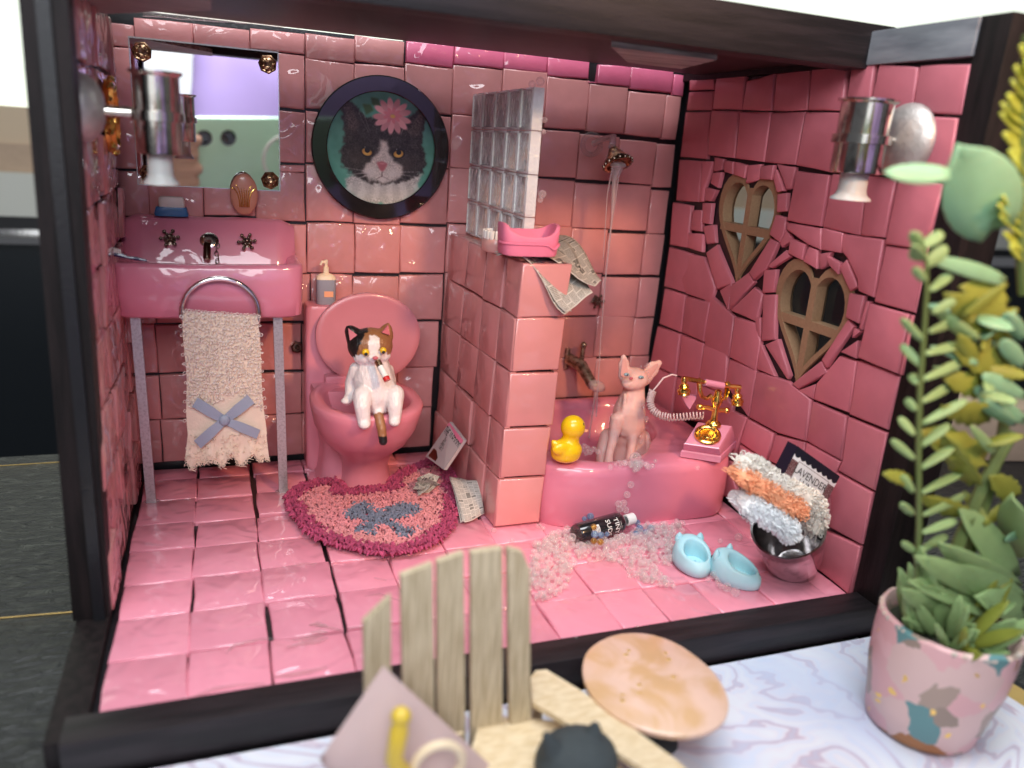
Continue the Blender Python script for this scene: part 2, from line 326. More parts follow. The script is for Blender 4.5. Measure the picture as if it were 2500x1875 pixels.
def slab(poly, frame, h, m, parent, name='tile', gap=.02, tilt=.03, top=0., fine=True):
    """a hand-cut tile: polygon in wall coordinates, thickness below the face, softened edge"""
    o, u, v, nn = frame
    if area2(poly) < 0: poly = poly[::-1]
    poly = [Vector(p) for p in poly]; n = len(poly)
    size = math.sqrt(abs(area2(poly))); bv = min(.075, size*.06)
    q0 = inset(poly, gap); q1 = inset(poly, gap+bv*.35); q2 = inset(poly, gap+bv*1.1)
    c = sum(poly, Vector((0, 0)))/n; ta, tb = rnd.uniform(-tilt, tilt), rnd.uniform(-tilt, tilt); lift = rnd.uniform(-tilt, tilt)*1.2
    def P(p, z): return o+u*p.x+v*p.y+nn*(z+top+lift+(p.x-c.x)*ta/size+(p.y-c.y)*tb/size)
    rings = [[P(p, -h) for p in q0], [P(p, -bv*.9) for p in q0], [P(p, -bv*.28) for p in q1], [P(p, 0) for p in q2]]
    mb = MB(); mb.loft(rings, cap0=False, cap1=True)
    return mb.build(name, m, parent, smooth=70)
def subdiv_edges(poly, amp):
    """wavy hand-cut edges: one extra jittered point on each long edge"""
    out = []
    for i in range(len(poly)):
        a, b = Vector(poly[i]), Vector(poly[(i+1) % len(poly)]); out.append(a)
        if (b-a).length > 1.2:
            t = rnd.uniform(.35, .65); e = (b-a).normalized(); out.append(a.lerp(b, t)+Vector((-e.y, e.x))*rnd.uniform(-amp, amp))
    return out
def image(name, arr):
    h, w_ = arr.shape[:2]; im = bpy.data.images.new(name, w_, h); a = np.ones((h, w_, 4), dtype=np.float32); a[..., :3] = np.clip(arr, 0, 1)
    im.pixels.foreach_set(a[::-1].ravel()); im.update(); im.pack(); return im
def lettering(body, size, o, xd, yd, m, parent, name='lettering', wrap=None, depth=.012, align='CENTER', nrm=None, sx=1.):
    cu = bpy.data.curves.new('t', 'FONT'); cu.body = body; cu.size = size; cu.align_x = align; cu.resolution_u = 2
    ob = bpy.data.objects.new('t', cu); COL.objects.link(ob); dg = bpy.context.evaluated_depsgraph_get()
    me = bpy.data.meshes.new_from_object(ob.evaluated_get(dg)); pts = [v.co.copy() for v in me.vertices]; fs = [tuple(p.vertices) for p in me.polygons]
    bpy.data.objects.remove(ob); bpy.data.curves.remove(cu); bpy.data.meshes.remove(me)
    xd, yd, o = Vector(xd).normalized(), Vector(yd).normalized(), Vector(o); nn = nrm or xd.cross(yd)
    vs = [(wrap(p.x, p.y) if wrap else o+xd*p.x*sx+yd*p.y+nn*depth) for p in pts]
    mb = MB(); mb.add(vs, fs); return mb.build(name, m, parent, smooth=None, fix=False)
def rotm(ax, deg): return Matrix.Rotation(R(deg), 3, ax)
def frame3(x, y, z): return Matrix((x, y, z)).transposed()
# ------------------------------------------------------------------ the surroundings of the diorama
def leather():
    m = bpy.data.materials.new('black_textured_leather'); m.use_nodes = True; nt = m.node_tree; N = nt.nodes; L = nt.links; b = N['Principled BSDF']
    g = N.new('ShaderNodeNewGeometry'); v = N.new('ShaderNodeTexVoronoi'); v.feature = 'DISTANCE_TO_EDGE'; v.inputs['Scale'].default_value = 1.1
    n = N.new('ShaderNodeTexNoise'); n.inputs['Scale'].default_value = 2.2; n.inputs['Detail'].default_value = 8; n.inputs['Distortion'].default_value = 1.5
    mp = N.new('ShaderNodeMapping'); mp.inputs['Scale'].default_value = (.5, 1.2, 1); L.new(g.outputs['Position'], mp.inputs[0])
    L.new(mp.outputs[0], n.inputs[0]); L.new(n.outputs['Color'], v.inputs['Vector'])
    bp = N.new('ShaderNodeBump'); bp.inputs['Strength'].default_value = 1.; bp.inputs['Distance'].default_value = .22; L.new(n.outputs['Fac'], bp.inputs['Height']); L.new(bp.outputs[0], b.inputs['Normal'])
    b.inputs['Base Color'].default_value = (.012, .013, .014, 1); b.inputs['Roughness'].default_value = .36; b.inputs['Specular IOR Level'].default_value = .6
    return m
M_leather = leather()
t = MB(); t.box((10, -30, -1.72), (75, 37, .1)); t = t.build('tabletop', M_leather, smooth=None); tag(t, 'black grained leather tabletop under the diorama', 'tabletop', kind='structure')
for a, b in (((0, 1335), (118, 1325)), ((0, 1006), (128, 998))):
    p, q = U(*a, 2, -1.6), U(*b, 2, -1.6); dd = (q-p).normalized(); s = MB(); s.tube([p-dd*30, q+dd*10], .022, 6)
    s.build('gold_line', M_gfoil, t)
wn = thing('window', 'bright daylight window with cream frame and grey sill behind the diorama', 'window', (40, 52, 0))
def strip(name, z0, z1, y, m, d=1.):
    mb = MB(); mb.box((40, y, (z0+z1)/2), (110, d, (z1-z0)/2)); return mb.build(name, m, wn, smooth=None)
strip('pane', 17, 62, 52, M_pane, .2); strip('window_frame', 13.6, 17, 51, M_beige, 1.2); strip('lower_rail', 11, 13.6, 50.5, M_tan, 1.2)
strip('sill', 7, 11, 50, M_sill, 2.5)
cb = thing('cabinet', 'dark cabinet with a shiny metal strip below the window behind the diorama', 'cabinet', (40, 50, -2))
mb = MB(); mb.box((40, 49.5, -14), (110, 2.2, 18.6)); mb.build('cabinet_body', M_dark, cb, smooth=None)
mb = MB(); mb.box((40, 46.9, 5.2), (110, .3, .75), bev=.15); mb.build('metal_strip', M_chrome, cb)
mb = MB(); mb.box((40, 50, 5.8), (110, 2.4, 1.2)); mb.build('cabinet_top', M_black, cb, smooth=None)
bx = MB(); bx.box((51, -1, .3), (6.8, 3, 1.9), rotm('Z', -12), bev=.15); tag(bx.build('carton', M_tan), 'plain tan carton standing behind the potted plant', 'box')
# marbled board in front
def swirl():
    m = bpy.data.materials.new('marbled_paper'); m.use_nodes = True; nt = m.node_tree; N = nt.nodes; L = nt.links; b = N['Principled BSDF']
    g = N.new('ShaderNodeNewGeometry'); n0 = N.new('ShaderNodeTexNoise'); n0.inputs['Scale'].default_value = .15; n0.inputs['Detail'].default_value = 3.5; n0.inputs['Distortion'].default_value = 1.8
    L.new(g.outputs['Position'], n0.inputs[0])
    w_ = N.new('ShaderNodeMath'); w_.operation = 'MULTIPLY'; w_.inputs[1].default_value = 52; L.new(n0.outputs['Fac'], w_.inputs[0])
    s = N.new('ShaderNodeMath'); s.operation = 'SINE'; L.new(w_.outputs[0], s.inputs[0])
    r = N.new('ShaderNodeValToRGB'); e = r.color_ramp.elements; e[0].position = .0; e[0].color = (.55, .52, .62, 1); e[1].position = 1; e[1].color = (.76, .77, .81, 1)
    for p, c in ((.06, (.58, .46, .54)), (.16, (.74, .71, .77)), (.5, (.68, .72, .82)), (.8, (.76, .73, .78))):
        k = e.new(p); k.color = (*c, 1)
    a = N.new('ShaderNodeMath'); a.operation = 'MULTIPLY_ADD'; a.inputs[1].default_value = .5; a.inputs[2].default_value = .5; L.new(s.outputs[0], a.inputs[0]); L.new(a.outputs[0], r.inputs[0])
    n1 = N.new('ShaderNodeTexNoise'); n1.inputs['Scale'].default_value = .16; L.new(g.outputs['Position'], n1.inputs[0])
    mx = N.new('ShaderNodeMix'); mx.data_type = 'RGBA'; mx.inputs[7].default_value = (.52, .63, .82, 1); rp = N.new('ShaderNodeMapRange'); rp.inputs[1].default_value = .5; rp.inputs[2].default_value = .68; rp.inputs[4].default_value = .6
    L.new(n1.outputs['Fac'], rp.inputs[0]); L.new(rp.outputs[0], mx.inputs[0]); L.new(r.outputs[0], mx.inputs[6]); L.new(mx.outputs[2], b.inputs['Base Color'])
    b.inputs['Roughness'].default_value = .35; return m
M_swirl = swirl()
BZ = -1.0
def edge(off):
    pts = [(-2.6, -19.75), (30.3-off*.5, -19.75-off*.0)]
    for k in range(0, 15):
        a = R(10-k*9); pts.append((23.2+(8.0-off)*math.cos(a), -25.2+(8.0-off)*math.sin(a)))
    pts += [(14, -37+off), (0, -37+off), (-2.6+off, -34+off)]; return pts
bd = thing('marbled_board', 'white and lilac marbled board with a curved gold border in front of the tiled room', 'board', (14, -24, -1.6))
def sheet(off, z0, z1, m, name):
    mb = MB(); mb.prism([(x, y, z0) for x, y in edge(off)], (0, 0, z1-z0)); return mb.build(name, m, bd, smooth=30)
sheet(-.35, -1.6, BZ-.03, M_black, 'dark_edge'); sheet(0, BZ-.1, BZ-.008, M_gfoil, 'gold_border'); sheet(.95, BZ-.05, BZ, M_swirl, 'marbled_sheet')
# ------------------------------------------------------------------ black wooden frame
fr = thing('wooden_frame', 'dark espresso wood frame of posts and beams around the pink tiled room', 'frame', (14, -10, -1.5))
def beam(name, c, h, m=M_wood, bev=.06): mb = MB(); mb.box(c, h, bev=bev); return mb.build(name, m, fr, smooth=40)
mb = MB(); mb.loft([[Vector((x, y, z)) for x, y in ((x0, -13.25), (x1, -13.25), (x1, -12.2), (x0, -12.2))] for x0, x1, z in ((-1.24, -.08, .1), (-.92, .30, 25.5))]); mb.build('post', M_wood, fr, smooth=None)   # left front post, leaning a little
beam('post', (28.95, -18.85, 10.2), (.87, .62, 11.8))                           # right front post
beam('post', (-.6, .9, 10.2), (.5, .5, 11.6)); beam('post', (28.9, .9, 10.2), (.7, .5, 11.6))
beam('beam', (14.2, -12.9, 21.42), (14.9, .62, .82), M_woodx)                   # top beam
beam('roof_board', (14.2, -7.4, 21.14), (14.0, 5.8, .16), M_woodx)                 # flat roof board behind it
beam('beam', (28.7, -15.6, 21.35), (.75, 2.7, .62), M_rail)                     # top rail running to the right post
beam('beam', (28.7, -5.6, 21.35), (.75, 6.5, .62))
beam('beam', (-.6, -6.2, 21.9), (.6, 6.6, .62))
beam('beam', (14.2, -18.98, -.42), (14.9, .60, .62), M_woodx)                   # front bottom beam
beam('beam', (-.62, -15.9, -.52), (.52, 3.4, .62)); beam('beam', (-.62, -6, -.52), (.52, 6.4, .62)); beam('beam', (28.75, -8.7, -.52), (.6, 9.4, .62))
for pts in (([(17.5, -12.2), (22.0, -12.2), (22.9, -8.2), (20.3, -8.2)]), ([(-.4, -11.5), (3.95, -11.5), (3.95, -9), (.2, -4.2), (-.4, -4.2)])):
    mb = MB(); mb.prism([(x, y, 20.42) for x, y in pts], (0, 0, .19)); mb.build('brace', M_raww, fr, smooth=None)
# ------------------------------------------------------------------ tiled walls
X, Y, ZZ = Vector((1, 0, 0)), Vector((0, 1, 0)), Vector((0, 0, 1))
bw = thing('back_wall', 'back wall of hand-cut glazed pink clay tiles on black board', 'wall', (14, 0, 0))
mb = MB(); mb.box((14, .42, 10.4), (14.5, .2, 10.75)); mb.build('backing_board', M_black, bw, smooth=None)
mb = MB(); mb.box((20.6, .42, 21.9), (8, .2, .76)); mb.build('backing_board', M_black, bw, smooth=None)
FB = (Vector((0, 0, 0)), X, ZZ, -Y)
J = lambda a: rnd.uniform(-a, a)
x_ok = lambda t: t < 20.5
def row(zt, zb, xs, mats, a=.05, g=.02):
    """a row of tiles between joints xs; zt / zb: top and bottom heights per tile"""
    for i in range(len(xs)-1):
        t0 = zt[i] if hasattr(zt, '__len__') else zt; b0 = zb[i] if hasattr(zb, '__len__') else zb
        t0 += (.075 if rnd.random() < .7 else -.02) if x_ok(t0) else 0
        x0, x1 = xs[i], xs[i+1]; m = mats(x0) if callable(mats) else mats
        p = [(x0+J(.025), b0+J(a*.7)), (x1+J(.025), b0+J(a*.7)), (x1+J(.025), t0+J(a*.7)), (x0+J(.025), t0+J(a*.7))]
        slab(subdiv_edges(p, .035), FB, .25, m, bw, gap=g*.4+rnd.random()*.012, tilt=.03)
gl = lambda x: M_wallg if x < 17 else M_wallm
M_walltop = mat('deep_pink_glazed_clay', (.62, .13, .23), .42, coat=1, coat_rough=.02, var=.08, rand=.08, bump=.12, bscale=5, glaze=.7)
row([20.55, 20.85, 20.9, 20.98, 21.0, 21.15], [19.65, 19.75, 19.9, 20.05, 19.9, 20.02], [-.2, .82, 3.18, 5.53, 7.93, 10.22, 12.58], gl)
row([21.22, 21.3, 21.28, 21.25, 20.2], [20.18, 20.35, 20.42, 20.32, 20.15], [12.62, 15.04, 17.62, 20.0, 22.33, 22.75], M_walltop)
row([21.14, 21.24, 21.1], [20.15, 20.05, 19.95], [22.8, 24.78, 27.38, 28.1], M_walltop)
c0 = [-.3, 1.05, 3.3, 5.6, 7.93, 10.2, 12.6, 15.05]; c1 = [15.05, 17.62, 20.03, 22.46, 24.76, 27.08, 28.05]
row([19.58, 19.7, 19.85, 20.0, 19.86, 19.98, 20.12], [16.9, 17.45, 17.6, 17.66, 17.7, 17.8, 17.96], c0, gl)
row([20.3, 20.36, 20.24, 20.1, 20.0, 19.9], [18.05, 18.0, 17.78, 17.76, 17.74, 17.66], c1, gl)
row([16.84, 17.4, 17.55, 17.5, 17.55, 17.7, 17.85], [14.56, 15.0, 15.1, 15.22, 15.3, 15.3, 15.42], [-.2]+c0[1:], gl)
row([17.95, 17.9, 17.64, 17.55, 17.5, 17.45], [15.5, 15.4, 15.3, 15.25, 15.2, 15.1], [15.05, 17.6, 19.95, 22.16, 24.52, 26.84, 28.05], gl)
row(15.16, 14.82, [5.6, 7.93], M_wallg)
row([14.5, 14.95, 15.05, 14.76, 15.22, 15.2, 15.32], [12.45, 12.5, 12.62, 12.5, 12.55, 12.5, 12.6], [-.25, 1.0, 3.31, 5.6, 7.93, 10.25, 12.6, 15.05], gl)
row([15.4, 15.32, 15.22, 15.15, 15.05, 14.9], [12.7, 12.74, 12.74, 12.68, 12.6, 12.5], [15.05, 17.6, 19.95, 22.1, 24.5, 26.85, 28.03], gl)
row(12.38, [9.95, 9.95, 9.95, 9.98, 9.96, 10.02, 10.04], [-.3, .95, 3.3, 5.62, 7.98, 10.33, 12.66, 15.05], gl)
row([12.6, 12.6, 12.66, 12.6, 12.5, 12.42], [10.1, 10.1, 10.16, 10.14, 10.1, 10.1], [15.1, 17.55, 19.9, 22.17, 24.44, 26.78, 28.05], gl)
row([9.85, 9.85, 9.85, 9.84, 9.86, 9.88, 9.9], [7.42, 7.45, 7.5, 7.5, 7.45, 7.45, 7.52], [-.3, 1.0, 3.3, 5.6, 8.14, 10.25, 12.62, 15.02], gl)
row([10.0, 10.05, 10.06, 10.04, 10.0, 9.98], [7.7, 7.75, 7.75, 7.7, 7.62, 7.6], [15.1, 17.5, 19.7, 21.9, 24.33, 26.8, 28.1], gl)
row(7.36, [5.03, 5.0, 4.98, 4.96, 4.95, 4.92, 4.92], [-.35, .92, 3.2, 5.5, 7.7, 10.2, 12.75, 14.9], gl)
row(7.62, 5.25, [15.1, 17.4, 19.6, 21.95, 24.28, 26.72, 28.05], M_wallm)
row(4.86, 2.62, [-.3, .98, 3.25, 5.5, 7.7, 10.2, 12.7, 14.7], gl)
row(5.15, 2.8, [15.1, 17.4, 19.6, 22.0, 24.5, 26.7, 28.05], M_wallm)
row(2.5, .3, [-.25, .9, 3.2, 5.6, 7.7, 10.2, 12.6, 14.68], gl)
# clear strip of resin running along the top of the back wall
mb = MB(); mb.tube([(1.2+.5*i, .12, 21.02+.02*i+J(.02)) for i in range(24)], [.07+rnd.random()*.05 for i in range(24)], 6); mb.build('resin_strip', M_water, bw)
# left wall
lw = thing('left_wall', 'left side wall of crazed glossy pink tiles, seen edge on', 'wall', (0, -6.5, 0))
mb = MB(); mb.box((-.4, -6.7, 10.3), (.18, 6.7, 10.5)); mb.build('backing_board', M_black, lw, smooth=None)
FL = (Vector((0, 0, 0)), Y, ZZ, X)
ys = [-12.9, -10.9, -8.6, -6.4, -4.2, -2.0, -.32]
zs = [.1, 2.3, 4.6, 6.9, 9.3, 11.6, 13.9, 16.2, 18.4, 20.7]
for i in range(6):
    for j in range(9):
        p = [(ys[i]+J(.05), zs[j]+J(.1)), (ys[i+1]+J(.05), zs[j]+J(.1)), (ys[i+1]+J(.05), zs[j+1]+J(.1)), (ys[i]+J(.05), zs[j+1]+J(.1))]
        slab(subdiv_edges(p, .06), FL, .2, M_wallg, lw, tilt=.1, gap=.05)
# floor
fl = thing('floor', 'floor of glossy pink clay tiles with dark joints', 'floor', (14, -9, 0), kind='structure')
mb = MB(); mb.box((14, -8.9, -.45), (14.5, 9.5, .2)); mb.build('backing_board', M_black, fl, smooth=None)
FF = (Vector((0, 0, 0)), X, Y, ZZ)
xs = [.12, 2.53, 5.07, 7.66, 10.1, 12.58, 14.97, 17.4, 19.5, 21.77, 24.3, 26.85, 27.95]
yr = [-.02, -1.45, -3.84, -6.22, -8.52, -11.05, -13.4, -15.78, -18.3]
for j in range(8):
    for i in range(12):
        a = xs[i]+(J(.08) if i else 0); b = xs[i+1]
        wob = lambda: J(.07)
        p = [(a+wob()*.7, yr[j+1]+wob()), (b+wob()*.7, yr[j+1]+wob()), (b+wob()*.7, yr[j]+wob()), (a+wob()*.7, yr[j]+wob())]
        slab(subdiv_edges(p, .05), FF, .24, M_floor, fl, gap=.02+.05*rnd.random()*(i in (1, 2, 3)), tilt=.05)
# right wall, with two heart windows
rw = thing('right_wall', 'right side wall of irregular matte pink tiles around two heart windows', 'wall', (28, -9, 0))
FR = (Vector((28, 0, 0)), -Y, ZZ, -X)
def heart(cs, cz, wdt, hgt, n=48):
    return [(cs+wdt/32*16*math.sin(a)**3, cz+hgt/29*(13*math.cos(a)-5*math.cos(2*a)-2*math.cos(3*a)-math.cos(4*a)+2.5)) for a in [2*math.pi*k/n for k in range(n)]]
HE = [(7.14, 13.56, 4.9, 5.5), (12.64, 10.06, 4.9, 5.7)]
outer = [(0, -.2), (18.1, -.2), (18.1, 20.8), (0, 20.8)]
holes = [heart(*h) for h in HE]
loops = [[Vector((a, b, 0)) for a, b in q] for q in [outer]+holes]
flat = [p for q in loops for p in q]; tri = tessellate_polygon(loops); mb = MB()
for xo in (28.26, 28.55): mb.add([(xo, -p.x, p.y) for p in flat], tri)
off = 0
for q in loops:
    n = len(q); mb.add([(28.26, -p.x, p.y) for p in q]+[(28.55, -p.x, p.y) for p in q], [(i, (i+1) % n, n+(i+1) % n, n+i) for i in range(n)])
mb.build('backing_board', M_black, rw, smooth=None)
TP = {'z3': ["1065,535 1225,530 1220,605 1060,612", "1058,620 1218,612 1205,745 1040,745", "1238,520 1430,505 1405,742 1210,738", "1445,545 1635,492 1615,748 1415,742",
 "1638,492 1872,460 1850,745 1618,750", "1882,450 2120,425 2085,750 1855,745", "1030,755 1200,750 1170,1075 990,1060", "1205,745 1390,745 1362,1070 1180,1050", "1398,752 1605,755 1560,1095 1370,1072",
 "1605,757 1835,752 1770,1115 1562,1098", "1838,755 2085,758 2010,1165 1778,1118", "985,1075 1140,1085 1118,1365 965,1355", "1143,1085 1215,1088 1190,1190 1160,1265 1150,1360 1122,1365",
 "1222,1058 1285,1072 1275,1145 1218,1160", "1217,1165 1278,1160 1248,1270 1198,1238", "1165,1262 1240,1282 1205,1360 1155,1355", "1145,1368 1215,1370 1195,1515 1140,1508", "1145,1525 1220,1515 1228,1640 1168,1650",
 "1296,1080 1358,1090 1350,1178 1290,1160", "1362,1090 1440,1112 1420,1205 1354,1180", "1450,1112 1535,1106 1525,1210 1428,1240", "1540,1118 1632,1112 1612,1215 1530,1210", "1640,1140 1700,1290 1652,1300 1622,1200",
 "1645,1105 1768,1125 1738,1270 1705,1285", "1780,1150 2005,1180 1945,1530 1715,1490"],
 'z4': ["1045,450 1200,435 1155,705 1000,745", "1225,428 1490,450 1440,770 1160,740", "1500,440 1845,430 1780,775 1447,770", "985,765 1150,748 1135,1185 912,1165", "1158,748 1440,778 1360,1182 1142,1185", "1450,780 1765,795 1690,1215 1368,1182",
 "912,1172 1145,1186 1098,1590 845,1535", "1152,1186 1345,1205 1265,1605 1105,1592", "1358,1215 1665,1240 1592,1540 1482,1680 1272,1650"],
 'z8': ["610,255 840,295 835,445 745,405 612,310", "850,292 985,328 968,465 840,445", "988,332 1262,370 1192,765 1090,722 1082,640 1010,495 972,455", "1275,410 1478,440 1590,300 1475,870 1195,795",
 "548,65 610,55 605,182 542,190", "537,202 605,222 590,330 560,395 492,340", "500,362 555,392 480,562 387,650 352,598", "600,302 640,375 572,428 562,398", "350,590 385,662 225,845 216,690", "392,690 445,742 400,930 226,852",
 "56,460 130,405 240,668 132,712", "150,715 238,665 210,850", "482,552 606,442 628,490 512,568", "632,362 735,405 706,512 616,470", "755,418 815,445 803,572 712,520", "822,468 905,455 870,552 826,575", "886,482 975,532 955,610 895,545",
 "1012,505 1085,690 1030,722 960,560", "1032,732 1130,752 1090,940 1006,900", "1012,912 1056,960 876,1240 842,1185", "1062,970 1105,992 1046,1040", "842,1190 880,1270 690,1385 642,1350", "452,575 535,572 515,730 436,735", "446,742 535,742 525,1050 436,1060",
 "452,1082 545,1042 630,1290 612,1320", "396,900 430,897 425,1035 396,1030", "432,1082 528,1300 402,1250", "1137,785 1164,792 1110,985 1092,970", "1168,802 1438,876 1365,1285 1086,1170", "1444,880 1470,882 1392,1290 1372,1290", "1088,1052 1075,1178 972,1130",
 "960,1157 1075,1195 1020,1545 782,1455 805,1340", "1080,1190 1365,1297 1282,1660 1025,1555", "682,1392 800,1345 780,1452", "250,892 395,935 428,1065 392,1258 216,1170", "215,1180 400,1258 345,1572 186,1345", "404,1262 612,1325 770,1455 735,1735 545,1680 352,1575",
 "50,715 205,850 248,895 210,1165 52,1098", "-160,475 -38,470 48,490 125,700 90,795 -72,740"],
 'z7': ["1668,1350 1850,1425 1900,1500 1880,1640 1640,1600", "1500,120 1625,142 1600,430 1480,410", "1640,172 1700,172 1690,320 1620,310", "1605,327 1705,337 1700,460 1602,430", "1476,422 1622,466 1580,733 1440,690", "1440,702 1584,747 1550,1000 1402,942", "1588,752 1752,800 1704,1064 1555,1002", 
 "1396,955 1548,1010 1515,1290 1345,1210", "1556,1012 1702,1072 1665,1340 1522,1292", "1710,1075 1860,1140 1845,1420 1672,1342", "1345,1220 1512,1298 1480,1560 1325,1500", "1520,1300 1662,1348 1640,1600 1490,1570"],
 'p4': ["205,270 338,330 285,498 250,620 190,600", "738,500 975,628 942,690 900,850 705,722", "160,600 245,630 250,760 290,880 150,860", "782,222 1013,322 973,620 735,490", "1022,327 1285,437 1195,828 945,690 978,625", "345,337 522,437 470,620 292,500", "530,442 728,495 700,720 480,622", "940,700 1190,838 1110,1190 890,1075 900,850", "872,1092 1108,1200 1030,1528 772,1320",
 "700,730 930,700 890,1070 660,1060", "470,630 695,725 655,1055 420,900", "290,510 462,625 412,890 250,760"]}
for c, L_ in TP.items():
    for s in L_:
        pts = [Z(c, *map(float, q.split(',')), 0, 28) for q in s.split()]
        slab(subdiv_edges([(-p.y, p.z) for p in pts], .025) if len(pts) == 4 else [(-p.y, p.z) for p in pts], FR, .24, M_wallr, rw, gap=.012, tilt=.035)
for (cs, cz, a, b) in HE:
    tall = 'upper' if cz > 12 else 'lower'
    hw = thing('heart_window', 'heart-shaped brown window with four panes, the %s of the two on the right wall' % tall, 'window', (28.4, -cs, cz), group='heart windows in the right wall')
    q0 = heart(cs, cz, a*.985, b*.985); q1 = heart(cs, cz-.02, a*.83, b*.83); n = len(q0); mb = MB()
    mb.add([(28.16, -p[0], p[1]) for p in q0]+[(28.16, -p[0], p[1]) for p in q1]+[(28.85, -p[0], p[1]) for p in q1]+[(28.85, -p[0], p[1]) for p in q0],
           [(k*n+i, k*n+(i+1) % n, ((k+1) % 4)*n+(i+1) % n, ((k+1) % 4)*n+i) for k in range(4) for i in range(n)])
    mb.build('window_frame', M_mdf, hw, smooth=35)
    mb = MB(); mb.box((28.50, -cs, cz-.15), (.325, .19, b*.40)); mb.build('muntin', M_mdf, hw, smooth=None)
    mb = MB(); mb.box((28.50, -cs, cz+.05), (.32, a*.42, .2)); mb.build('muntin', M_mdf, hw, smooth=None)
    mb = MB(); mb.prism([(28.72, -p[0], p[1]) for p in heart(cs, cz, a*.9, b*.9)], (.04, 0, 0)); mb.build('pane', M_glass, hw, smooth=None)
# partition
pt = thing('partition_wall', 'low pink tiled partition between the toilet and the bathtub', 'wall', (16.2, -5, 0))
PU = Vector((.045, -1, 0)).normalized(); PV = Vector((.037, 0, 1)).normalized()
FP = (Vector((14.75, 0, 0)), PU, PV, PU.cross(PV)); FT = (Vector((15.2, -9.75, 0)), X, PV, X.cross(PV))
mb = MB()
def pc(y, z, s): return (14.75+.037*z-.045*y+s, y, z)
mb.loft([[pc(0, z, .3), pc(-9.45, z, .3), pc(-9.45, z, 2.0), pc(0, z, 2.0)] for z in (-.1, 11.95)]); mb.build('partition_core', M_black, pt, smooth=None)
ps = [.1, 3.05, 5.7, 8.0, 9.72]; pz = [.08, 2.45, 4.86, 7.45, 9.85, 12.2]
for j in range(5):
    sh = J(.15)
    for i in range(4):
        p = [(ps[i]+(sh if i else 0), pz[j]+J(.06)), (ps[i+1]+(sh if i < 3 else 0), pz[j]+J(.06)), (ps[i+1]+(sh if i < 3 else 0), pz[j+1]+J(.06)), (ps[i]+(sh if i else 0), pz[j+1]+J(.06))]
        slab(subdiv_edges(p, .04), FP, .28, M_part, pt, gap=.035, tilt=.04)
        q = [(a, b) for a, b in p]; slab(q, (Vector((17.2, 0, 0)), -PU, PV, (-PU).cross(PV)), .2, M_part, pt, gap=.035) if False else None
    p = [(J(.05), pz[j]+.03+J(.05)), (2.28+J(.06), pz[j]+.03+J(.05)), (2.28+J(.06), pz[j+1]-.02+J(.05)), (J(.05), pz[j+1]-.02+J(.05))]
    slab(subdiv_edges(p, .03), FT, .28, M_part, pt, gap=.03, tilt=.05)
for i in range(4):
    for j in range(5):
        p = [(-ps[i+1], pz[j]), (-ps[i], pz[j]), (-ps[i], pz[j+1]), (-ps[i+1], pz[j+1])]
        slab(p, (Vector((17.0, 0, 0)), -PU, PV, (-PU).cross(PV)), .2, M_part, pt, gap=.04)
mb = MB(); mb.loft([[pc(-.1, z, .28), pc(-9.1, z, .22), pc(-9.0, z, 2.0), pc(-.1, z, 2.05)] for z in (11.97, 12.16)]); mb.build('top_slab', M_part, pt, smooth=None)

# clear resin that ran along the joints of the front floor tiles
for k, pts in enumerate(([(1530, 880), (1580, 830), (1660, 810), (1760, 790), (1860, 785)], [(1935, 845), (2060, 815), (2150, 805), (2212, 780)], [(1980, 795), (2100, 778), (2200, 765)], [(1850, 1045), (1960, 1030), (2080, 1010), (2212, 975)], [(2085, 695), (2140, 685), (2212, 700)], [(2090, 745), (2160, 738), (2212, 742)], [(1260, 1200), (1450, 1130), (1620, 1100), (1790, 1090)])):
    mb = MB(); q = [Z('b5', x, y, 2, .06) for x, y in pts]; r = [.03+.055*rnd.random() for _ in q]; r[0] = .02; r[-1] = .02
    mb.tube(q, r, 8); mb.build('resin_ridge', M_water, fl)
for pts in ([(430, 1590), (520, 1600), (640, 1625)], [(690, 1615), (770, 1605)], [(800, 1400), (900, 1390), (1040, 1430)], [(870, 1275), (950, 1290)], [(260, 1205), (370, 1185), (480, 1175)], [(600, 1160), (640, 1165)]):
    mb = MB(); q = [Z('r2', x, y, 2, .05) for x, y in pts]; mb.tube(q, [.02]+[.05+.03*rnd.random() for _ in q[1:-1]]+[.02], 8); mb.build('resin_ridge', M_water, fl)
for o in (bw, lw, rw, pt, fr): o['kind'] = 'thing'
def ell(c, hx, hy, n=40, e=2.0, rot=0.):
    """superellipse ring in the horizontal plane"""
    out = []
    for k in range(n):
        a = 2*math.pi*k/n; ca, sa = math.cos(a), math.sin(a)
        x = hx*math.copysign(abs(ca)**(2/e), ca); y = hy*math.copysign(abs(sa)**(2/e), sa)
        out.append(Vector((c[0]+x*math.cos(rot)-y*math.sin(rot), c[1]+x*math.sin(rot)+y*math.cos(rot), c[2])))
    return out
def wob(rings, a, s=.5):
    return [[p+Vector((noise.noise(p*s), noise.noise(p*s+Vector((9, 3, 1))), noise.noise(p*s+Vector((4, 8, 2)))))*a for p in r] for r in rings]
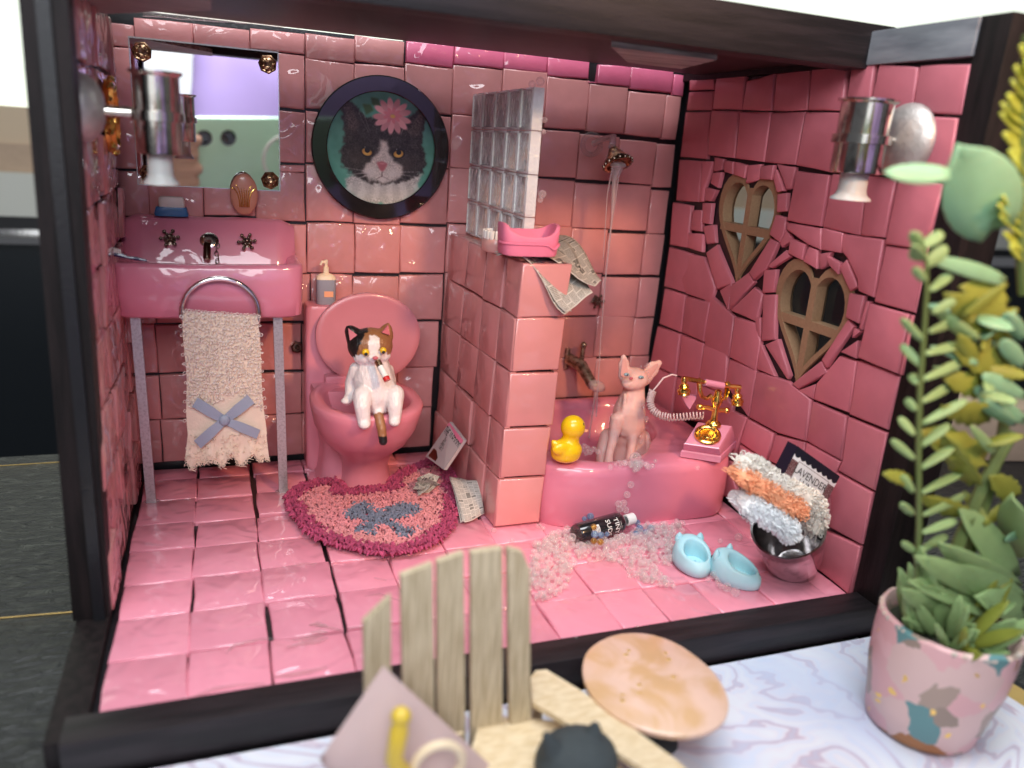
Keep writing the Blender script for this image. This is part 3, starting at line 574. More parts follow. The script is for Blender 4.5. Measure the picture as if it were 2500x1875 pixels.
# ---------------------------------------------------------------- mirror
mi = thing('mirror', 'square frameless mirror held by four gold flower caps above the pink sink', 'mirror', (3.6, -.1, 13.8))
mb = MB(); mb.box((3.67, -.02, 16.98), (3.10, .02, 3.10)); mb.build('mirror_edge', M_mirredge, mi, smooth=None)
mb = MB(); mb.add([(.62, -.05, 13.92), (6.72, -.05, 13.92), (6.72, -.05, 20.02), (.62, -.05, 20.02)], [(0, 1, 2, 3)]); mb.build('glass', M_mirror, mi, smooth=None)
for x, z in ((1.08, 19.5), (6.28, 19.5), (1.08, 14.4), (6.3, 14.38)):
    mb = MB(); mb.lathe([(.40, .06), (.42, .10), (.36, .17), (.30, .13), (.26, .16), (.14, .20), (.1, .17), (.001, .19)], (x, -.0, z), (0, -1, 0), 7)
    for k in range(7): mb.ball((x+.22*math.cos(k*.898), -.17, z+.22*math.sin(k*.898)), .06, 1)
    mb.build('screw_cap', M_agold, mi, smooth=60)
# ---------------------------------------------------------------- gilded small mirror on the left wall
gm = thing('gilded_mirror', 'small gold framed mirror hanging on the left wall behind the lamp', 'mirror', (.2, -5, 16.6))
mb = MB(); rg = []
for (r, xx) in ((1.0, .08), (1.02, .30), (.85, .42), (.72, .30), (.72, .16)): rg.append([Vector((xx, -5.0+r*1.15*math.cos(a), 16.75+r*1.28*math.sin(a)*(1 if abs(math.sin(a)) < .9 else 1.05))) for a in [2*math.pi*k/28 for k in range(28)]])
mb.loft(rg, False, False)
for k in range(14): a = 2*math.pi*k/14; mb.ball((.3, -5+1.22*math.cos(a), 16.75+1.36*math.sin(a)), .14, 1)
mb.build('gilt_frame', M_gold, gm)
mb = MB(); mb.prism([(.16, -5+.84*math.cos(a), 16.75+.93*math.sin(a)) for a in [2*math.pi*k/28 for k in range(28)]], (.06, 0, 0)); mb.build('glass', M_mirror, gm, smooth=None)
# ---------------------------------------------------------------- wall lamps
def wall_lamp(label, wx, y, z, side, r, rod, q):
    t = thing('wall_lamp', label, 'wall lamp', (wx, y, z), group='silver wall lamps')
    mb = MB(); mb.lathe([(r, 0), (r*1.0, .08), (r*.95, .24), (r*.78, .46), (r*.45, .64), (.001, .70)], (wx, y, z), (side, 0, 0), 24); mb.build('dome', M_dome, t)
    cx = wx+side*rod; mb = MB(); mb.tube([(wx+side*.5, y, z-.05), (wx+side*(rod-.5), y, z-.05)], .17, 10); mb.lathe([(.19, 0), (.19, .2)], (wx+side*(rod-1.0), y, z-.05), (side, 0, 0), 10); mb.build('arm', M_lampm, t)
    mb = MB(); mb.lathe([(q*.98, -1.28), (q, -1.22), (q, 1.12), (q*1.16, 1.2), (q*1.16, 1.27), (q*.9, 1.27), (q*.9, .3), (.001, .3)], (cx, y, z), (0, 0, 1), 26); mb.build('cup', M_lampm, t)
    mb = MB(); mb.lathe([(q*1.0, -.17), (q*1.14, -.15), (q*1.14, .15), (q*1.0, .17)], (cx, y, z-.1), (0, 0, 1), 26); mb.build('ring', M_lampm, t)
    mb = MB(); mb.lathe([(q*.55, .1), (q*.56, -.62), (q*.62, -.78), (q*.78, -.9), (q*.80, -.98), (q*.6, -.98), (q*.42, -.3), (.001, -.3)], (cx, y, z-1.26), (0, 0, 1), 24); mb.build('shade', M_shade, t)
    return t
wall_lamp('silver wall lamp on the left wall, overlapping the mirror', 0.0, -10.9, 16.95, 1, 1.05, 2.2, .70)
wall_lamp('silver wall lamp on the right wall above the heart windows, beside the right post', 28.0, -16.25, 17.95, -1, 1.35, 2.1, .90)
# ---------------------------------------------------------------- framed cat portrait
def portrait():
    n = 384; yy, xx = np.mgrid[0:n, 0:n]; X_ = (xx/(n-1)*2-1)*370+768; Y_ = (yy/(n-1)*2-1)*388+1005
    rs = np.random.RandomState(3)
    def blur(a, k):
        for _ in range(3):
            for ax in (0, 1):
                c = np.cumsum(np.pad(a, [(k+1, k) if i == ax else (0, 0) for i in range(a.ndim)], 'edge'), axis=ax)
                a = (np.take(c, range(2*k+1, c.shape[ax]), ax)-np.take(c, range(0, c.shape[ax]-2*k-1), ax))/(2*k+1)
        return a
    fur = blur(rs.rand(n, n), 1); fur = (fur-fur.mean())/fur.std(); fur2 = blur(rs.rand(n, n), 6); fur2 = (fur2-fur2.mean())/fur2.std()
    Xw = X_+fur*5+fur2*5; Yw = Y_+np.roll(fur, 40, 0)*5+np.roll(fur2, 90, 1)*5
    def poly(pts, soft=1, wx=Xw, wy=Yw):
        m = np.zeros((n, n), bool); p = pts
        for i in range(len(p)):
            x0, y0 = p[i]; x1, y1 = p[i-1]
            if y0 == y1: continue
            m ^= ((y0 > wy) != (y1 > wy)) & (wx < (x1-x0)*(wy-y0)/(y1-y0)+x0)
        return blur(m.astype(float), soft)[..., None]
    def el(cx, cy, rx, ry, s=.15, wx=X_, wy=Y_, a=0.):
        dx, dy = wx-cx, wy-cy; u = dx*math.cos(a)+dy*math.sin(a); v = -dx*math.sin(a)+dy*math.cos(a)
        return np.clip((1-np.sqrt((u/rx)**2+(v/ry)**2))/s, 0, 1)[..., None]
    C = lambda *c: np.array(c)/255.
    im = C(86, 150, 128)*(1-((Y_-620)/780)[..., None]*-.1)+(C(96, 140, 150)-C(86, 150, 128))*np.clip((X_-800)/400, 0, 1)[..., None]*np.clip((1000-Y_)/380, 0, 1)[..., None]
    im = im+fur2[..., None]*.012
    P = lambda m, c, k=1.: im*(1-m*k)+np.array(c)*m*k
    dk = C(52, 45, 40)+fur[..., None]*.035+fur2[..., None]*.02
    im = P(poly([(530, 1210), (600, 1190), (760, 1230), (930, 1190), (1060, 1160), (1030, 1230), (1000, 1300), (900, 1400), (640, 1400), (520, 1270)], 3), C(196, 188, 178)+fur[..., None]*.06)
    for k in range(11):
        x = 560+k*45; im = P(poly([(x-16, 1230+abs(k-5)*4), (x+20, 1230), (x+34+(k-5)*4, 1330), (x+(k-5)*6, 1400), (x-26+(k-5)*5, 1330)], 2), C(222, 216, 206)-.10*(k % 2), .75)
    im = P(poly([(484, 700), (545, 680), (650, 790), (760, 800), (900, 820), (960, 760), (1040, 700), (1066, 760), (1050, 960), (1090, 1080), (1040, 1180), (900, 1240), (760, 1260), (620, 1220), (500, 1130), (490, 1040), (520, 930), (495, 800)], 2), dk)
    im = P(poly([(505, 730), (540, 710), (620, 850), (580, 900), (530, 890)], 3), C(92, 78, 70)+fur[..., None]*.04, .8)
    im = P(poly([(1020, 740), (1050, 760), (1035, 890), (960, 900), (950, 860)], 3), C(96, 82, 74)+fur[..., None]*.04, .8)
    im = P(el(600, 1080, 120, 100, .8), C(80, 66, 55), .5); im = P(el(960, 1090, 110, 90, .8), C(78, 64, 54), .5)
    wh = C(214, 200, 188)+fur[..., None]*.04
    im = P(poly([(760, 940), (800, 935), (815, 1010), (860, 1080), (920, 1120), (930, 1170), (860, 1230), (780, 1250), (700, 1230), (640, 1170), (660, 1120), (730, 1060), (750, 1000)], 3), wh)
    im = P(el(700, 1170, 60, 45, .8), C(232, 222, 212), .6); im = P(el(850, 1170, 60, 45, .8), C(232, 222, 212), .6)
    for ex in (670, 888):
        s = 1 if ex < 760 else -1
        im = P(el(ex, 1030, 50, 40, .2, a=.2*s), C(20, 16, 14)); im = P(el(ex, 1032, 40, 30, .25, a=.25*s), C(206, 150, 62)); im = P(el(ex, 1042, 30, 16, .5), C(236, 190, 96), .7)
        im = P(el(ex+2, 1020, 20, 21, .25), C(14, 12, 12)); im = P(el(ex-14, 1000, 6, 6, .3), C(245, 245, 235))
        im = P(poly([(ex-62, 990+(-18*s)), (ex+62, 990+18*s), (ex+55, 1006+12*s), (ex-55, 1006-12*s)], 2), C(36, 30, 27), .9)
    im = P(poly([(736, 1100), (775, 1090), (815, 1105), (795, 1150), (776, 1165), (755, 1145)], 2, X_, Y_), C(190, 108, 112)); im = P(el(776, 1108, 26, 8, .6), C(220, 150, 150), .7)
    for a, b in (((776, 1165), (776, 1195)), ((776, 1195), (735, 1215)), ((776, 1195), (825, 1212))):
        im = P(poly([(a[0]-3, a[1]), (a[0]+3, a[1]), (b[0]+3, b[1]+4), (b[0]-3, b[1]+4)], 1, X_, Y_), C(90, 62, 58), .9)
    im = P(el(780, 1222, 34, 22, .6), C(226, 214, 204), .8)
    for (x0, y0, x1, y1) in ((660, 1165, 520, 1150), (660, 1180, 530, 1200), (670, 1195, 570, 1240), (890, 1160, 1040, 1150), (890, 1175, 1050, 1190), (880, 1190, 1000, 1230), (610, 770, 690, 920), (640, 760, 690, 900), (940, 790, 900, 900)):
        im = P(poly([(x0-2, y0-2), (x0+2, y0+2), (x1+1, y1+1), (x1-1, y1-1)], 1, X_, Y_), C(225, 220, 215), .8)
    im = P(poly([(690, 660), (740, 665), (760, 720), (700, 710)], 2, X_, Y_), C(62, 92, 50)); im = P(poly([(635, 710), (690, 710), (710, 745), (660, 780)], 2, X_, Y_), C(70, 100, 56))
    for k in range(13):
        a = k*2*math.pi/13+.2; im = P(el(838+82*math.cos(a), 768+66*math.sin(a)+(14 if math.sin(a) > 0 else 0), 62, 26, .3, a=a*1.0), C(226, 158, 160)+(.05 if k % 2 else -.03))
    for k in range(9):
        a = k*2*math.pi/9; im = P(el(840+38*math.cos(a), 770+30*math.sin(a), 34, 15, .4, a=a), C(224, 128, 138), .9)
    im = P(el(842, 776, 22, 16, .5), C(228, 176, 96))
    return image('cat_portrait_print', im)
pf = thing('cat_portrait', 'round black framed portrait of a black and white cat wearing a pink flower', 'picture', (11.55, -.2, 12.8))
PCx, PCz = 11.52, 16.15
mb = MB(); rr = []
for (r, yy) in ((3.36, .0), (3.36, -.38), (3.30, -.44), (2.66, -.44), (2.62, -.40), (2.62, -.15)): rr.append([Vector((PCx+r*math.cos(a), yy, PCz+r*1.0*math.sin(a))) for a in [2*math.pi*k/72 for k in range(72)]])
mb.loft(rr, False, False); mb.build('picture_frame', M_blackg, pf, smooth=35)
M_port = mat('portrait_print', (.5, .5, .5), .45, img=portrait(), coat=.25, coat_rough=.1)
mb = MB(); nn = 72; vs = [(PCx, -.2, PCz)]+[(PCx+2.63*math.cos(2*math.pi*k/nn), -.2, PCz+2.63*math.sin(2*math.pi*k/nn)) for k in range(nn)]
mb.add(vs, [(0, 1+k, 1+(k+1) % nn) for k in range(nn)], uv=[(.5, .5001)]+[(.5+.5*math.cos(2*math.pi*k/nn), .5+.5*math.sin(2*math.pi*k/nn)) for k in range(nn)]); mb.build('painted_print', M_port, pf, smooth=None)
# ---------------------------------------------------------------- sink
sk = thing('sink', 'glazed pink sink with sloping backsplash on two flat silver legs', 'sink', (3.6, -2.4, 0))
def skr(z, x0, x1, y0, y1, r=.25):
    return ell(((x0+x1)/2, (y0+y1)/2, z), (x1-x0)/2, (y1-y0)/2, 56, 9)
rings = [skr(8.72, -.12, 7.2, -4.45, -.05), skr(8.85, -.25, 7.36, -4.62, -.03), skr(9.8, -.27, 7.38, -4.66, -.02), skr(10.85, -.30, 7.42, -4.63, -.02), skr(11.02, -.26, 7.38, -4.55, -.02), skr(11.06, -.1, 7.2, -4.35, -.05),
         skr(10.95, .25, 6.95, -4.05, -1.2), skr(10.2, .45, 6.75, -3.95, -1.5), skr(9.7, .8, 6.4, -3.6, -1.9)]
mb = MB(); mb.loft(wob(rings, .07, .7)); mb.build('basin', M_fixt, sk, smooth=60)
mb = MB(); prof = [(-.02, 10.6), (-1.75, 10.6), (-1.6, 11.05), (-1.15, 11.8), (-.85, 12.45), (-.55, 12.62), (-.02, 12.6)]
secs = []
for i in range(25):
    x = -.18+7.5*i/24; e = min(i, 24-i); s = 1-.12*max(0, 2-e)
    secs.append([Vector((x, y*s+.03*noise.noise(Vector((x, z, 3))), 10.6+(z-10.6)*(s+(1-s)*.4)+.05*noise.noise(Vector((x*1.3, y, z))))) for y, z in prof])
mb.loft(secs); mb.build('backsplash', M_fixt, sk, smooth=60)
for (xt, xb) in ((.48, .62), (6.28, 6.42)):
    mb = MB(); mb.loft([[Vector((xb+s*.20 if z < 1 else xt+s*.20, y, z)) for s, y in ((-1, -4.1), (1, -4.1), (1, -3.82), (-1, -3.82))] for z in (0, 8.8)]); mb.build('leg', M_silver, sk, smooth=None)
    mb = MB(); mb.lathe([(.42, 0), (.36, .05), (.25, .09)], (xb, -3.95, .0), (0, 0, 1), 14); mb.build('glue_blob', M_water, sk)
def star_tap(p, ax):
    mb = MB(); p = Vector(p); ax = Vector(ax).normalized(); a = ax.orthogonal().normalized(); b = ax.cross(a)
    mb.lathe([(.26, 0), (.26, .08), (.12, .12), (.12, .32)], p, ax, 14)
    for k in range(6):
        d = a*math.cos(k*math.pi/3+.3)+b*math.sin(k*math.pi/3+.3); mb.tube([p+ax*.3, p+ax*.3+d*.34], .05, 6); mb.ball(p+ax*.3+d*.36, .095, 1); mb.ball(p+ax*.4+d*.17, .075, 1)
    mb.ball(p+ax*.42, .11, 1); return mb
ta = Vector((0, -1, .55)).normalized()
for px, py in ((367, 519), (533, 527)):
    p = U(px, py, 1, -1.22); star_tap(p, ta).build('tap', M_bronze, sk, smooth=50)
p = U(452, 522, 1, -1.2); mb = MB(); mb.lathe([(.44, -.05), (.46, .03), (.40, .09), (.2, .12), (.14, .12)], p, ta, 24); mb.build('spout_plate', M_lampm, sk)
mb = MB(); q = p+Vector((-.03, -.15, 0)); path = [q, q+Vector((-.05, -.45, -.02)), q+Vector((-.08, -.75, -.25)), q+Vector((-.08, -.9, -.62))]
mb.tube(path, [.13, .14, .14, .13], 12)
for i in range(16):
    c = path[1].lerp(path[3], i/15)+Vector((0, -.06*math.sin(i/15*3.14), .1*math.sin(i/15*3.14))); mb.lathe([(.13, -.02), (.165, 0), (.13, .02)], c, (path[3]-path[1]), 12)
mb.build('spout', M_bronze, sk, smooth=60)
mb = MB(); c0_ = p+Vector((.32, -.3, .05))
for i in range(9):
    c = c0_+Vector((.05*math.sin(i*1.9), -.10*i*.6-.02*i, -.165*i)); a = (.075, .11)
    mb.tube([c+Vector(((a[0]*math.cos(t) if i % 2 else 0), (0 if i % 2 else a[0]*math.cos(t)), a[1]*math.sin(t))) for t in [k*2*math.pi/8 for k in range(9)]], .022, 5, caps=False)
mb.build('chain', M_bronze, sk)
rc = U(477, 675, 1, -4.95); mb = MB()
mb.tube([rc+Vector((1.55*math.cos(a), -.02, 1.46*math.sin(a))) for a in [2*math.pi*k/48 for k in range(49)]], .115, 10, caps=False); mb.build('towel_ring', M_chrome, sk)
# soap etc
sd = thing('soap_dish', 'blue soap dish on the back ledge of the sink', 'soap dish', (1.95, -.62, 12.55))
mb = MB(); mb.loft([ell((1.95, -.62, 12.62), .70, .30, 32, 6), ell((1.95, -.62, 12.72), .72, .32, 32, 6), ell((1.95, -.62, 13.02), .64, .28, 32, 6), ell((1.95, -.62, 13.02), .58, .22, 32, 6), ell((1.95, -.62, 12.85), .54, .2, 32, 6)]); mb.build('dish_body', M_blue, sd)
mb = MB(); mb.loft([ell((1.98, -.62, z), .56*s, .26*s, 32, 3.5) for z, s in ((12.90, .8), (12.96, .95), (13.2, 1), (13.40, .96), (13.47, .82), (13.43, .5))]); o = mb.build('soap_bar', M_soap); tag(o, 'cream bar of soap resting in the blue dish', 'soap')
sh = thing('shell_ornament', 'oval peach ornament with a gold fan leaning on the mirror above the sink', 'ornament', (5.05, -.45, 12.6))
mb = MB(); oc = U(527, 420, 1, -.55); mb.ball(oc, (.62, .22, .98), 3, rot=rotm('X', 6)); mb.build('oval_body', M_terra, sh)
mb = MB()
for k in range(-3, 4):
    pts = []
    for t in range(7):
        s = t/6; x = k*.068+(k*.075)*s**2; z = -.56+1.20*s-abs(k)*.13*s*s; pts.append(oc+Vector((x, -.19-.03*math.sin(s*3), z)))
    mb.tube(pts, [.03+.015*s for s in range(7)] if False else .026, 6)
    mb.ball(pts[-1]+Vector((k*.02, .02, .02)), (.055, .04, .05), 1)
mb.build('gold_fan', M_gold, sh)
tb = thing('toothbrush', 'dark blue toothbrush with white bristles on the left end of the sink', 'toothbrush', (.3, -4.2, 11.05))
a, b = U(243, 548, 1, -4.2), U(318, 568, 1, -4.3); a.z = max(a.z, 11.16); b.z = 11.13; m_ = a.lerp(b, .42)
mb = MB(); mb.tube([a, a.lerp(b, .28), m_+Vector((0, 0, -.03)), a.lerp(b, .7), b], [.09, .10, .05, .075, .04], 8); mb.build('handle', M_navy, tb)
mb = MB()
for i in range(5):
    for j in (-1, 1): c = a.lerp(b, .02+.055*i); mb.lathe([(.03, 0), (.032, .17), (.02, .2)], c+Vector((0, j*.035, .06)), (-.1, 0, 1), 6)
mb.build('bristles', M_tooth, tb)
# ---------------------------------------------------------------- terry cloth
def loops(mb, spots, r, tr, up=None):
    """tiny yarn loops standing on a cloth: spots = (point, normal, tangent)"""
    for p, n, t in spots:
        t = Vector(t).normalized(); n = Vector(n).normalized(); k = rnd.uniform(.75, 1.25); rr_ = r*k
        tw = Matrix.Rotation(rnd.uniform(-.9, .9), 3, n)@t; pts = [p+tw*(rr_*math.sin(a))+n*(rr_*(1-math.cos(a)))*1.05+Vector((rnd.uniform(-.01, .01),)*3) for a in [2*math.pi*q/7 for q in range(8)]]
        mb.tube(pts, tr, 3, caps=False)
tw = thing('hand_towel', 'cream terry hand towel with blue bow and lace hem hanging from the sink ring', 'towel', (3.9, -5.05, 2.2))
def Tq(u, v, y=-5.12):     # u across, v down: c3 outline
    xl = 88+(130-88)*v-8*math.sin(v*9); xr = 690+(765-690)*v+8*math.sin(v*7); yy = 268+(1262-268)*v+(u*40*(1-v)); p = Z('c3', xl+(xr-xl)*u, yy, 1, y); p.y -= .10*math.sin(u*math.pi)+.04*noise.noise(Vector((u*3, v*4, 0))); return p
mb = MB(); mb.grid(lambda u, v: Tq(u, v), 14, 24); mb.grid(lambda u, v: Tq(u, v)+Vector((0, .22, 0)), 14, 24); mb.build('cloth', M_knit, tw, smooth=80, fix=False)
mb = MB(); sp = []
for j in range(27):
    for i in range(24):
        u, v = (i+.5+rnd.uniform(-.35, .35))/24, (j+.2+rnd.uniform(-.3, .3))/27*.80
        if v > .73+.07*math.sin(u*7+.4): continue
        p = Tq(u, v); sp.append((p, (rnd.uniform(-.2, .2), -1, rnd.uniform(-.3, .2)), (rnd.uniform(-1, 1), 0, .8)))
loops(mb, sp, .068, .021)
for i in range(24): loops(mb, [(Tq(0 if i % 2 else 1, i/26), (-1 if i % 2 else 1, -.4, 0), (0, .3, 1))], .06, .02)
for i in range(24): loops(mb, [(Tq(i/23, 0), (0, -.4, 1), (1, .3, 0))], .06, .02)
o = mb.build('terry_pile', M_terry, tw, smooth=80, fix=False); o['kind'] = 'stuff'
def lace(u, v):
    dep = 1395+75*abs(math.sin(u*11.5))+55*(1-u)+22*math.sin(u*31); y = 1225+(dep-1225)*v; p = Z('c3', 132+u*628-(18*v)*(1-2*u)*1.4, y, 1, -5.17); p.y -= .10*math.sin(u*26)*v+.04*math.sin(v*9); return p
mb = MB(); mb.grid(lace, 60, 8); mb.build('lace_hem', M_knit, tw, smooth=80, fix=False)
mb = MB()
for k in range(200):
    u, v = rnd.random(), rnd.random()**.6; p = lace(u, v); q = p+Vector((J(.16), -.05, J(.16)-.04)); mb.tube([p, p.lerp(q, .5)+Vector((J(.07), -.06, J(.05))), q], .017, 3, caps=False)
for k in range(60):
    u = rnd.random(); p = lace(u, 1); mb.tube([p, p+Vector((J(.12), -.03, -.10)), p+Vector((J(.2), 0, -.1-.14*rnd.random()))], .012, 3, caps=False)
for k in range(46):
    u = (k+.5)/46; loops(mb, [(lace(u, 1), (0, -.3, -1), (1, 0, 0))], .055, .016)
o = mb.build('lace_threads', M_knit, tw, smooth=80, fix=False); o['kind'] = 'stuff'
bo = thing('ribbon_bow', 'x', 'bow', (0, 0, 0)); bpy.data.objects.remove(bo)
mb = MB(); ct = (425, 1148)
for (x, y), wd in (((185, 1000), 42), ((640, 975), 42), ((205, 1345), 40), ((700, 1262), 38)):
    secs = []
    for i in range(7):
        s_ = i/6; px_, py_ = ct[0]+(x-ct[0])*s_, ct[1]+(y-ct[1])*s_; L_ = math.hypot(x-ct[0], y-ct[1]); nx, ny = -(y-ct[1])/L_, (x-ct[0])/L_; w2 = wd*(.75+.3*min(1, s_*2))
        yd = -5.36-.10*math.sin(s_*3.1)
        secs.append([Z('c3', px_+nx*w2, py_+ny*w2, 1, yd), Z('c3', px_-nx*w2, py_-ny*w2, 1, yd), Z('c3', px_-nx*w2, py_-ny*w2, 1, yd+.04), Z('c3', px_+nx*w2, py_+ny*w2, 1, yd+.04)])
    mb.loft(secs)
mb.ball(Z('c3', 425, 1148, 1, -5.42), (.24, .12, .27), 2); mb.build('ribbon_bow', M_ribbon, tw, smooth=40)
# ---------------------------------------------------------------- toilet
tl = thing('toilet', 'pink toilet with raised oval lid and open bowl', 'toilet', (10.2, -3.4, 0))
NT = 48
def rg(c, hx, hy, z, e=2.2): return ell((c[0], c[1], z), hx, hy, NT, e)
rings = [rg((10.45, -3.05), 1.35, 1.5, 0), rg((10.5, -3.1), 1.22, 1.4, .35), rg((10.45, -3.2), 1.12, 1.35, 1.1), rg((10.4, -3.5), 1.35, 1.65, 1.9), rg((10.3, -4.1), 1.95, 2.3, 2.7), rg((10.22, -4.5), 2.38, 2.8, 3.6), rg((10.2, -4.65), 2.55, 3.02, 4.5), rg((10.2, -4.68), 2.58, 3.08, 4.82), rg((10.2, -4.68), 2.5, 3.0, 4.95),
         rg((10.22, -4.62), 2.1, 2.55, 4.95), rg((10.22, -4.6), 1.95, 2.4, 4.8), rg((10.25, -4.5), 1.75, 2.1, 3.9), rg((10.3, -4.2), 1.1, 1.4, 2.8)]
mb = MB(); mb.loft(wob(rings, .06, .6)); mb.build('bowl', M_toilet, tl, smooth=60)
mb = MB(); mb.loft(wob([ell((9.9, -1.75, z), hx, hy, 40, 4) for z, hx, hy in ((0, 1.75, 1.7), (.3, 1.62, 1.65), (1.5, 1.5, 1.5), (3, 1.7, 1.5), (4.5, 1.95, 1.5), (4.75, 1.9, 1.45))], .05)); mb.build('pedestal', M_toilet, tl, smooth=60)
mb = MB(); mb.loft(wob([ell((9.95, -.8, z), hx, hy, 40, 9) for z, hx, hy in ((0, 2.1, .7), (.2, 2.2, .75), (4, 2.2, .78), (8.45, 2.18, .78), (8.6, 2.1, .72))], .04)); mb.build('tank', M_toilet, tl, smooth=60)
lc = Z('z6', 690, 735, 1, -1.95); mb = MB(); rr = []
for (s, dy) in ((.95, .2), (1.0, .14), (1.0, -.14), (.95, -.22), (.88, -.2), (.5, -.2)): rr.append([lc+Vector((2.58*s*math.cos(a), dy-.16*math.sin(a)*-1, 2.05*s*math.sin(a)*(1 if math.sin(a) > 0 else 1.18))) for a in [2*math.pi*k/56 for k in range(56)]])
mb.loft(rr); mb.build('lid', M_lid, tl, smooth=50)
mb = MB(); mb.box((10.2, -2.0, 5.05), (1.6, .35, .22), bev=.1); mb.build('hinge', M_toilet, tl)
sb = thing('soap_bottle', 'grey pump bottle with cream pump standing on the toilet tank', 'bottle', (8.5, -.75, 8.6))
b0 = Z('z6', 400, 560, 1, -.8); bz = 8.58; mb = MB()
mb.loft([ell((b0.x+.02, -.8, z), hx, hy, 28, 3) for z, hx, hy in ((bz, .44, .27), (bz+.05, .48, .3), (bz+1.25, .48, .3))]); mb.build('bottle_body', M_greylab, sb)
mb = MB(); mb.loft([ell((b0.x+.02, -.8, z), hx, hy, 28, 3) for z, hx, hy in ((bz+1.25, .485, .305), (bz+1.38, .46, .28), (bz+1.5, .30, .2), (bz+1.55, .14, .14), (bz+1.85, .13, .13), (bz+1.86, .08, .08), (bz+2.0, .08, .08), (bz+2.2, .09, .09))])
mb.tube([(b0.x+.05, -.8, bz+2.08), (b0.x-.18, -.85, bz+2.1), (b0.x-.26, -.87, bz+1.95)], [.08, .08, .06], 8); mb.build('pump', M_cream, sb)
mb = MB(); mb.box((b0.x+.12, -1.1, bz+.55), (.22, .012, .14)); mb.build('orange_label', M_terryo, sb, smooth=None)
lettering('SOAP', .2, (b0.x+.04, -1.1, bz+.85), X, ZZ, M_tooth, sb) if False else None
# small fittings on the back wall
vp = U(640, 748, 1, 0); mb = MB(); mb.lathe([(.30, 0), (.30, .3), (.22, .36), (.2, .2), (.001, .2)], vp, (0, -1, 0), 6); mb.ball(vp+Vector((.03, -.3, 0)), .13, 1); o = mb.build('valve', M_bronze); tag(o, 'small hexagonal metal valve on the back wall between sink and toilet', 'valve')
kp = U(1287, 649, 1, 0); o = star_tap(kp, (0, -1, 0)).build('shower_tap', M_bronze, None, smooth=50); tag(o, 'small dark beaded tap on the back wall just below the draped newspaper', 'tap')
# ---------------------------------------------------------------- glass block screen
gs = thing('glass_block_screen', 'screen of clear glass blocks standing on the tiled partition', 'glass screen', (16.3, -4.2, 12.2))
gy = [-.05, -1.75, -3.6, -5.4, -7.0, -8.45]; gz = [12.2, 13.9, 15.65, 17.4, 19.1]
for i in range(5):
    for j in range(4):
        y0, y1, z0, z1 = gy[i+1]+.02, gy[i]-.02, gz[j]+.02, gz[j+1]-.02; x0, x1 = 16.05, 16.6; mb = MB()
        ri = [[(x, y0+d, z0+d), (x, y1-d, z0+d), (x, y1-d, z1-d), (x, y0+d, z1-d)] for x, d in ((x0+.12, .13), (x0, .09), (x0+.05, .0), (x1-.05, 0), (x1, .09), (x1-.12, .13), (x0+.12, .13))]
        mb.loft([[Vector(p) for p in r] for r in ri], False, False); o = mb.build('glass_block', M_blockr, gs, smooth=50)
        mb = MB(); mb.box(((x0+x1)/2, (y0+y1)/2, (z0+z1)/2), ((x1-x0)/2-.06, (y1-y0)/2-.13, (z1-z0)/2-.13)); mb.build('pane', M_blockp, o, smooth=None)
# ---------------------------------------------------------------- newspapers
def newsprint(seed, aged=1.):
    rs = np.random.RandomState(seed); n = 320; a = np.ones((n, n, 3))*np.array([.80, .78, .74])*aged+rs.rand(n, n, 1)*.03
    def rect(x, y, w_, h_, v):
        a[max(0, y):y+h_, max(0, x):x+w_] = a[max(0, y):y+h_, max(0, x):x+w_]*v
    for c in range(5):
        y = 6; x0 = 6+c*63
        while y < n-10:
            k = rs.rand()
            if k < .16:
                h_ = rs.randint(10, 18)
                x = x0
                while x < x0+52: w_ = rs.randint(4, 9); rect(x, y, w_, h_, .18); x += w_+3
                y += h_+5
            elif k < .22: h_ = rs.randint(28, 50); a[y:y+h_, x0:x0+54] *= (.35+.5*rs.rand(*a[y:y+h_, x0:x0+54].shape[:2])[..., None]); y += h_+5
            else:
                for _ in range(rs.randint(4, 12)):
                    x = x0
                    while x < x0+54: w_ = rs.randint(2, 8); rect(x, y, min(w_, x0+56-x), 2, .38); x += w_+2
                    y += 4
                y += 4
        rect(x0+58, 4, 1, n-8, .7)
    return image('newsprint_%d' % seed, a)
M_news = [mat('newsprint', (.8, .8, .8), .85, img=newsprint(k, q)) for k, q in ((1, 1.0), (2, .92), (3, .95))]
def sheet_between(name, fn, m, parent=None, nu=12, nv=12, th=.02):
    mb = MB(); mb.grid(fn, nu, nv)
    o = mb.build(name, m, parent, smooth=180, fix=False); md = o.modifiers.new('thickness', 'SOLIDIFY'); md.thickness = th; return o
def bil(c, *q): return [Z(c, *q[i]) for i in range(4)]
np_ = thing('draped_newspaper', 'folded newspaper draped over the front end of the partition under the pink case', 'newspaper', (16.5, -8.3, 12.2))
def drape(a0, a1, b0, b1, bulge):
    """a0-a1: back edge on the partition, b0-b1: hanging edge"""
    def f(u, v):
        p = a0.lerp(a1, u).lerp(b0.lerp(b1, u), v); p.z += bulge*math.sin(math.pi*min(1, v*1.15))+.05*math.sin(u*6+v*3); p.y -= .05*math.sin(v*3); return p
    return f
zt = 12.40
A0, A1 = U(1072, 535, 2, zt), U(1205, 505, 2, zt); A0.z = A1.z = zt
sheet_between('sheet', drape(U(1068, 545, 2, zt), U(1205, 508, 2, zt), Z('z7', 965, 690, 1, -9.9), Z('z7', 1018, 655, 1, -9.0), .55), M_news[0], np_)
sheet_between('sheet', drape(U(1068, 549, 2, zt-.03), U(1190, 520, 2, zt-.03), Z('z7', 775, 865, 1, -10.35), Z('z7', 960, 735, 1, -10.0), .75), M_news[1], np_)
